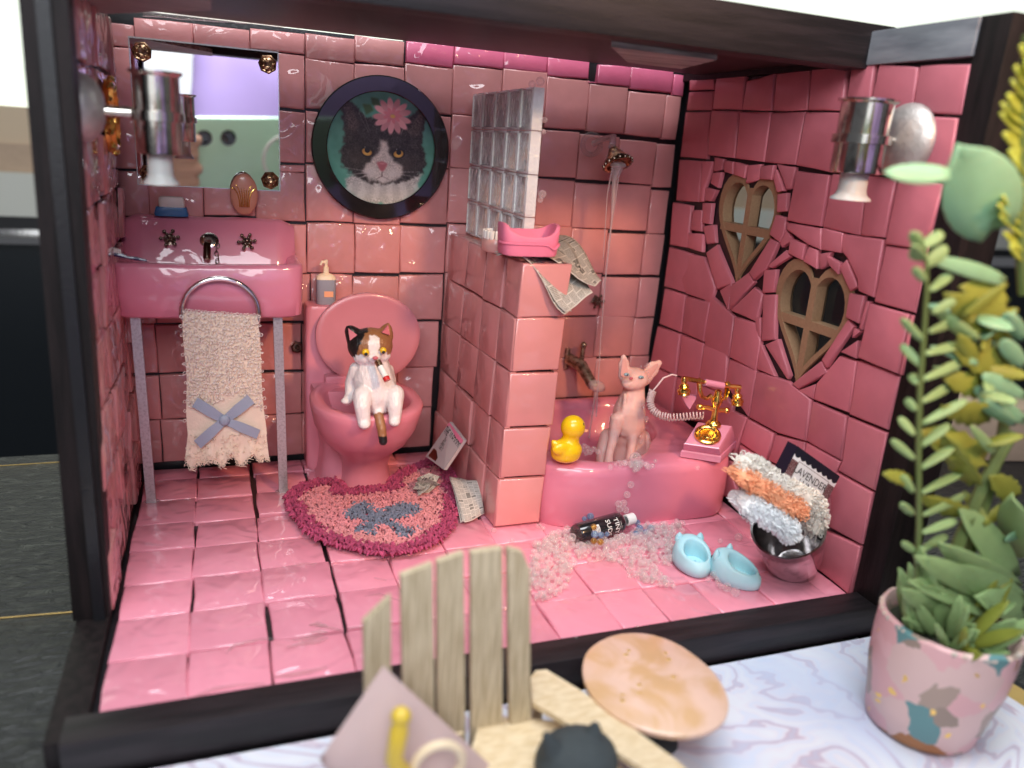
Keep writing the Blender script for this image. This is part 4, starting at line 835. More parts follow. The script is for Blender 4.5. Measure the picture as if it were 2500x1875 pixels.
sheet_between('sheet', drape(U(1070, 553, 2, zt-.06), U(1165, 532, 2, zt-.06), Z('z7', 755, 872, 1, -10.3), Z('z7', 815, 862, 1, -10.25), .85), M_news[2], np_)
fo = thing('folded_newspaper', 'folded newspaper lying on the floor against the partition beside the rug', 'newspaper', (14, -6.8, 0))
def fpage(dz, du):
    q = [Z('r2', 1375, 600, 2, 1.0+dz), Z('r2', 1560, 625, 2, 1.2+dz), Z('r2', 1450, 905, 2, .08+dz), Z('r2', 1585, 850, 2, .08+dz)]
    def f(u, v):
        p = q[0].lerp(q[1], u).lerp(q[2].lerp(q[3], u), v); p.z += .16*math.sin(v*3.1)+.05*math.sin(u*5+du); p.x += du*.06*v; return p
    return f
for k in range(3): sheet_between('sheet', fpage(k*.05, k*1.5), M_news[(k+1) % 3], fo)
mb = MB(); cc = Z('r2', 1205, 640, 2, .75)   # crumpled ball
def crum(name='crumpled_newspaper'):
    mb = MB(); vs, uv, fs = [], [], []
    for q in range(7):
        a = rnd.uniform(0, 6.28); n0 = len(vs); d1 = Vector((math.cos(a), math.sin(a)*.7, rnd.uniform(-.4, .8))).normalized(); d2 = d1.cross(Vector((rnd.uniform(-1, 1), rnd.uniform(-1, 1), .6))).normalized()
        for (s, t_) in ((-.25, -.5), (.55, -.4), (.75, .25), (.1, .55), (-.35, .2)):
            vs.append(cc+d1*s+d2*t_*.8+Vector((rnd.uniform(-.1, .1),)*3)); uv.append((.2+.4*s+q*.07, .3+.4*t_+q*.05))
        fs += [(n0, n0+1, n0+2), (n0, n0+2, n0+3), (n0, n0+3, n0+4)]
    mb.add(vs, fs, uv=uv); o = mb.build(name, M_news[1], smooth=None, fix=False); md = o.modifiers.new('thickness', 'SOLIDIFY'); md.thickness = .02
    return o
tag(crum(), 'crumpled scrap of newspaper lying on the fluffy rug beside the toilet', 'newspaper')
bk = thing('booklet', 'grey booklet with a red stripe leaning against the partition behind the rug', 'book', (14.2, -2.6, 0))
bq = [Z('z6', 1240, 1325, 0, 14.35), Z('z6', 1335, 1450, 0, 14.55), Z('z6', 1200, 1650, 0, 13.75), Z('z6', 1075, 1560, 0, 13.45)]
bn = (bq[1]-bq[0]).cross(bq[3]-bq[0]).normalized(); bn = bn if bn.x < 0 else -bn
mb = MB(); mb.prism(bq, -bn*.16); mb.build('cover', mat('grey_paper', (.50, .45, .44), .6), bk, smooth=None)
def bp(u, v, d=.012): return bq[0].lerp(bq[1], u).lerp(bq[3].lerp(bq[2], u), v)+bn*d
mb = MB(); mb.add([bp(.0, .02), bp(1, .02), bp(1, .13), bp(0, .13)], [(0, 1, 2, 3)]); mb.build('red_stripe', M_case, bk, smooth=None)
bw_, bh = (bq[1]-bq[0]).length, (bq[3]-bq[0]).length
xd, yd = (bq[1]-bq[0]).normalized(), (bq[0]-bq[3]).normalized()
for s, v, sz in (('THE 10 FOODS', .30, .34), ('Your Doctor', .44, .22), ('Should Never', .55, .22), ('Let You Eat', .66, .22)):
    lettering(s, bw_*sz, bp(.5, v), xd, yd, M_ink, bk, nrm=bn, sx=.42)
mb = MB(); mb.add([bp(.1, .72), bp(.5, .72), bp(.5, .95), bp(.1, .95)], [(0, 1, 2, 3)]); mb.build('cover_photo', M_bronze, bk, smooth=None)
# ---------------------------------------------------------------- bathtub and shower
tu = thing('bathtub', 'glossy pink corner bathtub with a wide ledge beside the right wall', 'bathtub', (22.5, -5.4, 0))
NB = 72
def resamp(poly, n=NB):
    """closed outline resampled by angle round its middle, so that lofts line up"""
    c = sum((Vector(p) for p in poly), Vector((0, 0)))/len(poly); out = []
    for k in range(n):
        a = 2*math.pi*k/n; d = Vector((math.cos(a), math.sin(a))); best = None
        for i in range(len(poly)):
            p, q = Vector(poly[i])-c, Vector(poly[(i+1) % len(poly)])-c; e = q-p; den = d.x*e.y-d.y*e.x
            if abs(den) < 1e-9: continue
            t = (p.x*e.y-p.y*e.x)/den; s = (p.x*d.y-p.y*d.x)/den
            if t > 0 and -1e-6 <= s <= 1+1e-6 and (best is None or t > best): best = t
        out.append(c+d*best)
    return out
def smoothp(p, it=3):
    for _ in range(it): p = [(p[i-1]+p[i]*2+p[(i+1) % len(p)])/4 for i in range(len(p))]
    return p
tout = smoothp(resamp([(17.35, -.35), (17.3, -9.7), (19, -10.5), (22, -10.75), (26.2, -10.75), (27.35, -10.2), (27.6, -9.0), (27.75, -4), (27.8, -.35)]), 2)
tin = smoothp(resamp([(18.2, -1.0), (18.1, -7.5), (18.9, -9.0), (20.4, -9.75), (22.0, -9.75), (23.1, -9.1), (24.0, -7.9), (25.0, -6.8), (25.6, -5.2), (26.3, -1.0)]), 4)
co = Vector((22.5, -5.4))
def tr_(p, z, s=1., dy=0.): return [Vector((co.x+(q.x-co.x)*s, co.y+(q.y-co.y)*s+dy, z)) for q in p]
mb = MB(); mb.loft(wob([tr_(tout, 0, .985), tr_(tout, .3, 1.0), tr_(tout, 1.4, 1.005), tr_(tout, 2.5, .998), tr_(tout, 2.85, .985), tr_(tout, 3.0, .955),
    tr_(tin, 3.02, 1.03), tr_(tin, 2.92, .985), tr_(tin, 2.5, .95), tr_(tin, 1.2, .88), tr_(tin, .55, .75)], .07, .5)); mb.build('tub_shell', M_fixt, tu, smooth=60)
p = U(1262, 905, 1, -1.15); mb = MB(); mb.lathe([(.55, 0), (.58, .06), (.5, .12), (.2, .14), (.001, .14)], p, (0, -1, .1), 22); mb.build('overflow_cover', M_milky, tu)
bs = thing('bath_spout', 'antique metal bath spout with a knob on the back wall above the bathtub', 'tap', (22.8, 0, 5.2))
s0, s1, s2 = U(1228, 775, 1, -.1), U(1256, 790, 1, -1.0), U(1282, 835, 1, -2.0)
mb = MB(); mb.box(U(1225, 775, 1, -.12), (.12, .12, .62), bev=.04); mb.tube([s0, s1, s2], [.36, .36, .30], 12); mb.build('spout', M_oldbrass, bs)
mb = MB(); a = U(1256, 782, 1, -.9); mb.tube([a, a+Vector((.02, 0, .85))], [.12, .12], 10)
for i in range(5): mb.lathe([(.12, -.03), (.16, 0), (.12, .03)], a+Vector((.01, 0, .2+.13*i)), ZZ, 10)
mb.ball(a+Vector((.02, 0, 1.0)), .2, 2); mb.build('knob', M_oldbrass, bs)
mb = MB(); mb.ball(s2+Vector((.15, -.1, .05)), (.55, .4, .36), 2, rot=rotm('Y', 20)); mb.tube([s2+Vector((.1, -.2, -.2)), s2+Vector((.0, -.25, -1.2)), s2+Vector((-.06, -.25, -3.0))], [.11, .05, .05], 6); o = mb.build('tap_water', M_milky); tag(o, 'cloudy resin water pouring from the bath spout', 'water')
sw = thing('shower', 'jewelled gold shower head on a curved pipe high on the back wall', 'shower head', (22.9, 0, 17))
pr_ = U(1276, 312, 1, -.05); mb = MB(); mb.tube([pr_+Vector((.52*math.cos(t), -.1, .52*math.sin(t))) for t in [k*2*math.pi/24 for k in range(25)]], .14, 8, caps=False); mb.build('wall_ring', M_water, sw)
h0 = U(1334, 352, 1, -2.6); mb = MB(); mb.tube([pr_+Vector((.1, -.1, .05)), pr_+Vector((.35, -.7, .3)), pr_+Vector((.6, -1.4, .45)), h0+Vector((-.25, .3, .75))], [.16, .16, .17, .2], 10); mb.build('pipe', M_milky, sw)
ha = Vector((.10, -.55, -.83)).normalized(); mb = MB(); mb.lathe([(.16, -.95), (.30, -.75), (.42, -.45), (.66, -.16), (.74, .0), (.72, .14), (.60, .16), (.52, .02), (.001, -.05)], h0, ha, 24); mb.build('head_ring', M_agold, sw)
mb = MB(); e1 = ha.orthogonal().normalized(); e2 = ha.cross(e1)
for k in range(16): mb.ball(h0+(e1*math.cos(k*.3927)+e2*math.sin(k*.3927))*.74+ha*.05, .10, 1)
mb.build('bead_rim', M_bronze, sw)
mb = MB()
for k in range(14): mb.ball(h0-ha*(.35+.05*(k % 7))+(e1*math.cos(k*1.1)+e2*math.sin(k*1.1))*(.48-.04*(k % 7)), .10, 1)
mb.build('crystal', M_bead, sw)
mb = MB(); mb.ball(h0+ha*.12, (.46, .4, .2), 2)
wx_ = [U(1327, 390, 1, -2.75), U(1322, 470, 1, -2.8), U(1308, 600, 1, -2.9), U(1297, 740, 1, -3.0), U(1288, 900, 1, -3.2)]
mb.tube([h0+ha*.2]+wx_, [.28, .13, .055, .04, .035, .035], 7); mb.tube([h0+Vector((-.3, -.1, -.2)), U(1312, 420, 1, -2.7), U(1303, 560, 1, -2.8)], [.06, .03, .02], 6)
mb.tube([h0+Vector((.1, -.1, -.2)), U(1330, 430, 1, -2.7), U(1316, 520, 1, -2.8)], [.06, .03, .02], 6)
o = mb.build('shower_water', M_milky); tag(o, 'thin stream of clear resin water hanging from the shower head', 'water')
# ---------------------------------------------------------------- cat on the toilet
ct_ = thing('calico_cat', 'calico cat figurine sitting on the toilet rim with legs dangling', 'cat figurine', (10.2, -6.6, 4.9))
def K(x, y, d): return Z('c1', x, y, 1, d)
g1 = (K(400, 500, -6.6)-K(300, 500, -6.6)).length/100      # cm per close-up pixel
def RR(*a): return [v*g1 for v in a]
dH = -6.65
shapes = [('e', K(360, 360, dH), (270*g1, 215*g1, 220*g1)), ('e', K(360, 480, dH-.35), (190*g1, 120*g1, 110*g1)), ('e', K(405, 500, dH-.75), (85*g1, 70*g1, 62*g1)),
 ('e', K(250, 500, dH-.3), (90*g1, 80*g1, 80*g1)), ('e', K(520, 470, dH-.3), (85*g1, 80*g1, 80*g1)),
 ('c', [K(385, 600, dH+.1), K(390, 740, dH+.0), K(440, 920, dH-.1), K(455, 1000, dH-.15)], RR(205, 255, 260, 215)),
 ('c', [K(195, 640, dH+.1), K(140, 800, dH+.25), K(120, 960, dH+.1), K(85, 1015, dH-.25)], RR(90, 86, 66, 62)), ('e', K(70, 1020, dH-.35), (60*g1, 60*g1, 38*g1)),
 ('c', [K(585, 640, dH+.2), K(620, 780, dH+.3), K(630, 900, dH+.2)], RR(60, 55, 50)),
 ('c', [K(340, 960, dH-.2), K(270, 960, dH-.75), K(265, 1090, dH-1.1), K(282, 1230, dH-1.15), K(290, 1290, dH-1.25)], RR(150, 125, 98, 84, 78)), ('e', K(290, 1300, dH-1.35), (72*g1, 72*g1, 52*g1)),
 ('c', [K(560, 930, dH-.2), K(650, 940, dH-.75), K(655, 1080, dH-1.1), K(655, 1200, dH-1.15), K(650, 1260, dH-1.25)], RR(150, 122, 95, 80, 72)), ('e', K(648, 1270, dH-1.35), (68*g1, 72*g1, 50*g1)),
 ('c', [K(465, 1060, dH-.5), K(470, 1130, dH-.8), K(480, 1170, dH-.95)], RR(85, 55, 22)),
 ('c', [K(440, 1100, dH-.6), K(465, 1210, dH-1.0), K(495, 1350, dH-1.3), K(515, 1500, dH-1.45)], RR(62, 62, 60, 54)),
 ('c', [K(190, 270, dH+.1), K(130, 190, dH+.08), K(92, 140, dH+.06)], RR(120, 76, 24)), ('c', [K(530, 250, dH+.1), K(555, 170, dH+.08), K(572, 108, dH+.06)], RR(110, 72, 22))]
def catcol(v):
    x, y = PXC('c1', v); fr_ = v.y < dH+.9
    n_ = 14*noise.noise(v*5)
    x += n_; y += n_
    blk, brn, wht = (.010, .009, .009), (.30, .135, .055), (.80, .74, .72)
    if y > 1090 and 395 < x < 580 and y > 1150+.35*abs(x-470): return blk if y > 1445 else brn
    if y > 560 or v.y > dH+2: return wht
    edge_l = 330 if x < 400 else 9999
    if y > 500-.0*x and x < 230 and y > 470: return wht
    if 345-max(0, y-230)*.05 < x < 470 and y > 225+abs(x-395)*.5: return wht
    if y > 430 and 300 < x < 560: return wht
    if y > 470 and x >= 180: return wht
    if x < 300-max(0, y-200)*.42: return blk
    if x < 330 and y < 215: return blk
    return brn
organic('body', shapes, .06, M_catfur, ct_, smooth=2, colfn=catcol)
for (x, y, s) in ((306, 440, 44), (515, 418, 40)):
    mb = MB(); e = K(x, y, dH-.92); mb.ball(e, (s*g1, .10, s*g1), 2); ey = mb.build('eye', M_yel, ct_)
    mb = MB(); mb.ball(e+Vector((0, -.09, -.06)), (.5*s*g1, .04, .5*s*g1), 2); mb.build('pupil', M_ink, ey)
mb = MB(); mb.ball(K(420, 508, dH-1.18), (.13, .07, .09), 2); mb.build('nose', M_pinkn, ct_)
for pts in ([(97, 155), (205, 235), (120, 300)], [(575, 115), (598, 235), (500, 205)]):
    mb = MB(); q = [K(x, y, dH-.42+.25*(1 if y < 160 else 0)) for x, y in pts]; mb.prism(q, (0, .12, 0)); mb.build('inner_ear', M_pinkn, ct_, smooth=None)
cg = thing('cigarette', 'white cigarette with gold filter and red tip held in the calico cat\'s mouth', 'cigarette', K(500, 660, dH-1.3))
a, b, c, d = K(448, 548, dH-1.1), K(480, 610, dH-1.3), K(545, 735, dH-1.65), K(565, 780, dH-1.75)
for nm, p0, p1, m in (('filter', a, b, M_agold), ('paper', b, c, M_tooth), ('red_tip', c, d, M_red)): mb = MB(); mb.tube([p0, p1], .15, 10); mb.build(nm, m, cg)
# ---------------------------------------------------------------- sphynx cat in the tub
sp_ = thing('sphynx_cat', 'pink hairless cat figurine sitting upright in the bathtub', 'cat figurine', (23.2, -6.2, .6))
def S(x, y, d): return Z('c2', x, y, 1, d)
g2 = (S(400, 500, -6.3)-S(300, 500, -6.3)).length/100
def R2(*a): return [v*g2 for v in a]
dS = -6.3
shapes = [('e', S(560, 440, dS), (165*g2, 150*g2, 135*g2)), ('e', S(510, 500, dS-.30), (105*g2, 90*g2, 72*g2)), ('e', S(470, 520, dS-.36), (52*g2, 60*g2, 40*g2)), ('e', S(565, 535, dS-.34), (55*g2, 60*g2, 42*g2)), ('e', S(522, 430, dS-.40), (28*g2, 60*g2, 52*g2)),
 ('c', [S(560, 560, dS+.15), S(540, 700, dS+.1), S(500, 850, dS), S(490, 1000, dS+.05)], R2(125, 150, 190, 205)),
 ('c', [S(480, 1050, dS+.3), S(480, 1250, dS+.5), S(480, 1420, dS+.5)], R2(210, 230, 230)),
 ('c', [S(340, 960, dS-.35), S(300, 1180, dS-.6), S(245, 1400, dS-.8), S(235, 1520, dS-.85)], R2(85, 62, 50, 60)),
 ('c', [S(560, 980, dS-.35), S(545, 1180, dS-.6), S(510, 1400, dS-.8), S(500, 1520, dS-.85)], R2(85, 62, 50, 60)),
 ('c', [S(240, 1180, dS+.3), S(190, 1350, dS+.1), S(170, 1500, dS-.1)], R2(110, 110, 90)), ('c', [S(670, 1180, dS+.3), S(690, 1350, dS+.1), S(670, 1500, dS-.1)], R2(90, 110, 90)),
 ('c', [S(450, 650, dS-.25), S(420, 900, dS-.5)], R2(30, 30)), ('c', [S(590, 650, dS-.28), S(600, 900, dS-.5)], R2(28, 28))]
for L_, rt in (([(440, 390, .05), (430, 260, .02), (430, 180, .0)], (80, 72, 38)), ([(700, 420, .05), (790, 320, .02), (860, 255, .0)], (95, 90, 46))):
    for (x, y, dd), r in zip(L_, rt): shapes.append(('e', S(x, y, dS+.1+dd), (r*g2, .16, r*g2*1.15)))
for (L_, r0, r1) in (((440, 380, 425, 165), 82, 34), ((705, 420, 875, 240), 95, 40)):
    for k in range(8): t_ = k/7; r = r0+(r1-r0)*t_**1.5; shapes.append(('e', S(L_[0]+(L_[2]-L_[0])*t_, L_[1]+(L_[3]-L_[1])*t_, dS+.1), (r*g2, .13, r*g2)))
organic('body', shapes, .07, M_sphynx, sp_, smooth=4)
for (x, y) in ((465, 385), (650, 420)):
    mb = MB(); e = S(x, y, dS-.68); mb.ball(e, (34*g2, .09, 19*g2), 2, rot=rotm('Y', 8)); ey = mb.build('eye', M_eyeb, sp_)
    mb = MB(); mb.ball(e+Vector((0, -.075, 0)), (9*g2, .03, 13*g2), 1); mb.build('pupil', M_ink, ey)
mb = MB(); mb.ball(S(522, 435, dS-.86), (26*g2, .06, 18*g2), 2); mb.build('nose', M_pinkn, sp_)
for L_ in ((442, 375, 432, 200, 50, 20), (720, 400, 850, 265, 60, 24)):
    mb = MB(); mb.loft([[S(L_[0]+(L_[2]-L_[0])*t_, L_[1]+(L_[3]-L_[1])*t_, dS-.13+.1*t_)+Vector(((L_[4]+(L_[5]-L_[4])*t_)*g2*math.cos(a), .05*math.sin(a)*0-.03*abs(math.cos(a))*0, (L_[4]+(L_[5]-L_[4])*t_)*g2*.8*math.sin(a))) for a in [k*2*math.pi/12 for k in range(12)]] for t_ in (0, .35, .7, 1.)])
    mb.build('inner_ear', M_gum, sp_)
# ---------------------------------------------------------------- duck
du = thing('rubber_duck', 'yellow rubber duck on the left end of the tub\'s front rim', 'rubber duck', (18.7, -9.6, 3.0))
dD = -9.75
def Dk(x, y, d=dD): return Z('r3', x, y, 1, d)
gd = (Dk(500, 300)-Dk(400, 300)).length/100
shapes = [('e', Dk(550, 257), (78*gd, 74*gd, 78*gd)), ('c', [Dk(540, 310), Dk(530, 350)], [50*gd, 60*gd]), ('e', Dk(505, 410), (102*gd, 88*gd, 76*gd)), ('e', Dk(500, 440), (96*gd, 84*gd, 50*gd)),
          ('c', [Dk(455, 400), Dk(415, 355)], [50*gd, 14*gd]), ('e', Dk(470, 405, dD-.4), (60*gd, 25*gd, 42*gd))]
organic('body', shapes, .06, M_duck, du, smooth=4)
mb = MB(); mb.ball(Dk(618, 245, dD-.32), (.06, .06, .13), 2); mb.build('eye', M_ink, du)
mb = MB(); mb.ball(Dk(632, 280, dD-.05), (.16, .14, .07), 2); mb.build('bill', M_terryo, du)
# ---------------------------------------------------------------- telephone
te = thing('telephone', 'pearl pink and gold rotary telephone on the tub\'s right ledge', 'telephone', (26, -9.6, 3.02))
zb = 3.03
f0, f1, f2 = Z('c2', 1145, 1425, 2, zb), Z('c2', 1650, 1505, 2, zb), Z('c2', 1860, 1295, 2, zb)
f0 = f1+(f0-f1)*1.; ex = (f0-f1); ey_ = (f2-f1); f3 = f0+ey_
cx_ = (f0+f1+f2+f3)/4
def q4(s, dz): return [cx_+(p-cx_)*s+Vector((0, 0, dz)) for p in (f0, f1, f2, f3)]
mb = MB(); mb.loft([q4(1, 0), q4(1, .28), q4(.97, .34), q4(.93, .34)]); mb.build('base_lip', M_phonep, te, smooth=30)
tp = [Z('c2', 1190, 1262, 2, zb+.80), Z('c2', 1638, 1328, 2, zb+.80), Z('c2', 1800, 1035, 2, zb+1.5), Z('c2', 1365, 985, 2, zb+1.5)]
tm = sum(tp, Vector())/4; tq = [tm+(p-tm)*.95 for p in tp]
mid = [a.lerp(b, .97)+Vector((0, 0, 0)) for a, b in zip(q4(.93, .34), tp)]
mb = MB(); mb.loft([q4(.93, .33), mid, [p+Vector((0, 0, .02)) for p in tq]]); mb.build('base', M_phonep, te, smooth=35)
tn = (tp[1]-tp[0]).cross(tp[3]-tp[0]).normalized(); tn = tn if tn.z > 0 else -tn
dc = (tp[0]+tp[1])/2*.56+(tp[2]+tp[3])/2*.44+tn*.03
mb = MB(); mb.lathe([(.60, 0), (.64, .05), (.62, .13), (.54, .16), (.48, .12), (.28, .12), (.24, .16), (.001, .16)], dc, tn, 30); dl = mb.build('dial', M_gold, te, smooth=40)
mb = MB(); e1 = tn.orthogonal().normalized(); e2 = tn.cross(e1)
for k in range(12): mb.ball(dc+tn*.13+(e1*math.cos(k*.5236)+e2*math.sin(k*.5236))*.40, .05, 1)
mb.build('finger_hole', M_bronze, dl)
sy = ((tp[2].y+tp[3].y)/2)*.86+dc.y*.14
def Tp(x, y, d=0.): return Z('c2', x, y, 1, sy+d)
gt = (Tp(500, 300)-Tp(400, 300)).length/100
b_ = Tp(1562, 1020); mb = MB(); mb.lathe([(95*gt, -.03), (95*gt, .05), (78*gt, .15), (46*gt, .24), (40*gt, .4), (40*gt, 200*gt), (45*gt, 240*gt), (70*gt, 290*gt), (70*gt, 320*gt), (46*gt, 370*gt), (40*gt, 430*gt), (20*gt, 445*gt)], b_, ZZ, 16); mb.build('stem', M_gold, te)
mb = MB(); mb.tube([Tp(1375, 790), Tp(1480, 805), Tp(1640, 838), Tp(1740, 838)], 30*gt, 8); mb.ball(Tp(1390, 795), 42*gt, 2); mb.ball(Tp(1730, 840), 42*gt, 2); mb.build('hook_bar', M_gold, te)
for sgn, path in ((-1, [(1540, 650), (1480, 690), (1420, 665), (1390, 580), (1385, 470)]), (1, [(1590, 655), (1650, 700), (1710, 690), (1735, 600), (1745, 510)])):
    mb = MB(); mb.tube([Tp(*p) for p in path], [30*gt, 26*gt, 26*gt, 30*gt, 34*gt], 8); mb.ball(Tp(*path[-1]), 44*gt, 1); mb.build('cradle', M_gold, te)
hs = thing('handset', 'x', 'x', (0, 0, 0)); bpy.data.objects.remove(hs)
mb = MB(); mb.tube([Tp(1190, 430, -.05), Tp(1250, 445, -.05), Tp(1450, 480, -.05), Tp(1690, 525, -.05), Tp(1900, 550, -.05)], [26*gt, 30*gt, 26*gt, 26*gt, 34*gt], 8)
for (x, y0, y1) in ((1195, 420, 640), (1870, 540, 770)):
    a_, b2 = Tp(x, y0, -.05), Tp(x-5, y1, -.15); ax_ = (b2-a_); L_ = ax_.length
    mb.lathe([(28*gt, 0), (38*gt, .2*L_), (30*gt, .36*L_), (55*gt, .46*L_), (60*gt, .56*L_), (48*gt, .62*L_), (74*gt, .72*L_), (78*gt, .84*L_), (64*gt, .9*L_), (70*gt, L_)], a_, ax_, 16)
hd = mb.build('handset', M_gold, te)
mb = MB(); mb.tube([Tp(1450, 485, -.06), Tp(1685, 528, -.06)], 42*gt, 12); mb.build('grip', M_phonep, hd)
mb = MB(); ps_ = [Tp(*p) for p in ((1100, 400), (1040, 385), (930, 430), (860, 520), (800, 590))]; mb.tube(ps_, .045, 6)
cpts = [(800, 590), (775, 660), (760, 740), (790, 830), (880, 900), (1000, 930), (1150, 925), (1300, 910), (1450, 905)]
hel = []
for i in range(len(cpts)-1):
    for k in range(24):
        t_ = i+k/24; p0 = Vector(cpts[i]).lerp(Vector(cpts[i+1]), k/24); tg = (Vector(cpts[i+1])-Vector(cpts[i])).normalized(); a_ = t_*2*math.pi*3.6
        n2 = Vector((-tg.y, tg.x)); q = p0+n2*46*math.cos(a_); hel.append(Tp(q.x+tg.x*8*math.sin(a_), q.y, .13*math.sin(a_)))
mb.tube(hel, .04, 5); mb.build('cord', M_cord, te, smooth=70)
mb = MB(); hp = [(1160, 655), (1215, 690), (1250, 660), (1345, 655), (1345, 690), (1265, 830), (1230, 780)]; q = [Tp(*p, .25) for p in hp]; mb.prism(q, (0, .22, 0)); mb.build('heart_charm', M_phonep, te, smooth=60)
# ---------------------------------------------------------------- denture and pink case on the partition
dn = thing('denture', 'set of white false teeth in pale pink gums beside the pink case', 'denture', (15.8, -5.6, 12.2))
dc_ = U(1062, 500, 1, -6.9); gz_ = 12.2
mb = MB(); mb.loft([ell((dc_.x+.35, -6.6, z), .62*s, .75*s, 30, 2.4) for z, s in ((gz_, .9), (gz_+.1, 1), (gz_+.42, 1), (gz_+.6, .88), (gz_+.62, .6))]); mb.ball((dc_.x+.45, -7.45, gz_+.24), (.34, .3, .24), 2); mb.build('gum', M_gum, dn)
for k in range(9):
    a = math.pi*(.55+k*.95/8); mb = MB(); mb.box((dc_.x+.35+.52*math.cos(a), -6.6+.66*math.sin(a), gz_+.74), (.10, .085, .2), rotm('Z', math.degrees(a)), bev=.05); mb.build('tooth', M_tooth, dn)
cs_ = thing('denture_case', 'open hot pink case with scalloped rim on the newspaper at the partition\'s front end', 'case', (16.9, -8.2, 12.3))
k0, k1 = Z('z7', 330, 400, 1, -9.25), Z('z7', 705, 420, 1, -9.25); kc = (k0+k1)/2; hw_ = (k1.x-k0.x)/2; kz = 12.46
def wav(a): return 1.05+.42*abs(math.sin(a*1.0+.25))**1.0*(1.0 if math.sin(a) < 0 else 1.1)-(.0)
def cring(s, top): return [Vector((kc.x+hw_*s*math.copysign(abs(math.cos(a))**.55, math.cos(a)), kc.y+.75*s*math.copysign(abs(math.sin(a))**.55, math.sin(a)), kz+(top if not callable(top) else top(a)))) for a in [k*2*math.pi/48 for k in range(48)]]
hh = lambda a: .98+.32*abs(math.cos(a))**2.5-(.22 if math.sin(a) < -.6 else 0)*(1-abs(math.cos(a)))
mb = MB(); mb.loft([cring(.93, 0), cring(.97, .08), cring(1.0, .55), cring(1.02, lambda a: hh(a)-.05), cring(.99, hh), cring(.90, lambda a: hh(a)-.02), cring(.86, .5), cring(.80, .15)]); mb.build('case_body', M_case, cs_, smooth=50)
mb = MB(); mb.tube([Vector((kc.x+hw_*1.03*math.copysign(abs(math.cos(a))**.55, math.cos(a)), kc.y+.77*math.copysign(abs(math.sin(a))**.55, math.sin(a)), kz+.50-.20*math.exp(-((math.cos(a)-.55)/.22)**2))) for a in [math.pi+k*math.pi/24 for k in range(25)]], .05, 6); mb.build('seam_ridge', M_case, cs_)
# ---------------------------------------------------------------- rug
ru = thing('toilet_rug', 'fluffy pink rug with grey bow motif and dark pink border curving round the toilet foot', 'rug', (10.4, -6.5, .05))
out_px = [(288, 725), (330, 690), (400, 650), (500, 628), (600, 622), (650, 650), (650, 695), (720, 690), (800, 680), (900, 672), (985, 665), (985, 610), (1100, 545), (1200, 505), (1290, 470), (1345, 500), (1395, 590), (1420, 700), (1420, 800), (1385, 930), (1300, 1020), (1150, 1085), (950, 1115), (750, 1085), (560, 1040), (420, 960), (340, 860), (295, 790)]
bow_px = [(655, 850), (700, 790), (760, 765), (830, 772), (870, 815), (905, 830), (960, 790), (1060, 768), (1160, 790), (1180, 820), (1120, 860), (1030, 870), (1000, 890), (1060, 940), (1150, 935), (1085, 1010), (1030, 985), (960, 920), (905, 905), (870, 985), (800, 970), (715, 958), (760, 920), (820, 880), (740, 880)]
orug = [Z('r2', x, y, 2, .25) for x, y in out_px]; brug = [Z('r2', x, y, 2, .3) for x, y in bow_px]
def inside(p, poly):
    c = False
    for i in range(len(poly)):
        a, b = poly[i], poly[i-1]
        if (a.y > p.y) != (b.y > p.y) and p.x < (b.x-a.x)*(p.y-a.y)/(b.y-a.y)+a.x: c = not c
    return c
def dist_edge(p, poly):
    best = 9
    for i in range(len(poly)):
        a, b = poly[i-1], poly[i]; e = b-a; t_ = max(0, min(1, ((p.x-a.x)*e.x+(p.y-a.y)*e.y)/max(1e-6, e.x*e.x+e.y*e.y))); best = min(best, math.hypot(p.x-a.x-e.x*t_, p.y-a.y-e.y*t_))
    return best
tri2 = tessellate_polygon([[Vector((p.x, p.y, 0)) for p in orug]]); mb = MB(); mb.add([(p.x, p.y, .14) for p in orug], tri2, col=(.42, .09, .14)); mb.build('rug_base', M_rug, ru, smooth=None)
mb = MB(); x0, x1 = min(p.x for p in orug), max(p.x for p in orug); y0, y1 = min(p.y for p in orug), max(p.y for p in orug)
st = .112; yy = y0
while yy < y1:
    xx = x0
    while xx < x1:
        p = Vector((xx+J(.07), yy+J(.07), 0)); xx += st
        if not inside(p, orug): continue
        if p.y > -3.9 and abs(p.x-10.45) < 1.4: continue
        d = dist_edge(p, orug); v = rnd.uniform(.8, 1.2)
        if d < .50+.14*noise.noise(p*1.5): c = (.36*v, .052*v, .12*v); h, r = .34, .062
        elif inside(p, brug): c = (.15*v, .17*v, .23*v); h, r = .24, .052
        else:
            k = .5+.5*noise.noise(p*.45); c = ((.60*v, (.20+.06*k)*v, (.25+.0*k)*v)); h, r = .24, .052
        dx, dy = J(.16), J(.16)
        pts = [p+Vector((0, 0, .12)), p+Vector((dx*.6, dy*.6, .12+h*.6)), p+Vector((dx*1.3, dy*1.3, .12+h*.95)), p+Vector((dx*1.9+J(.05), dy*1.9, .12+h*.75))]
        mb.tube(pts, [r*.6, r, r*.9, r*.35], 4, col=c, caps=False)
    yy += st
for i in range(len(orug)):            # fringe all round the border
    a, b = orug[i-1], orug[i]; n_ = max(1, int((b-a).length/.11)); e = (b-a).normalized(); nn_ = Vector((e.y, -e.x, 0))
    if inside((a+b)/2+nn_*.05, orug): nn_ = -nn_
    for k in range(n_):
        p = a.lerp(b, k/n_); p.z = .15; v = rnd.uniform(.7, 1.2); w_ = rnd.uniform(.12, .3); u_ = J(.12)
        mb.tube([p-nn_*.1, p+nn_*w_*.6+e*u_*.5+Vector((0, 0, .22)), p+nn_*w_+e*u_+Vector((0, 0, rnd.uniform(.02, .18)))], [.05, .075, .03], 4, col=(.42*v, .06*v, .14*v), caps=False)
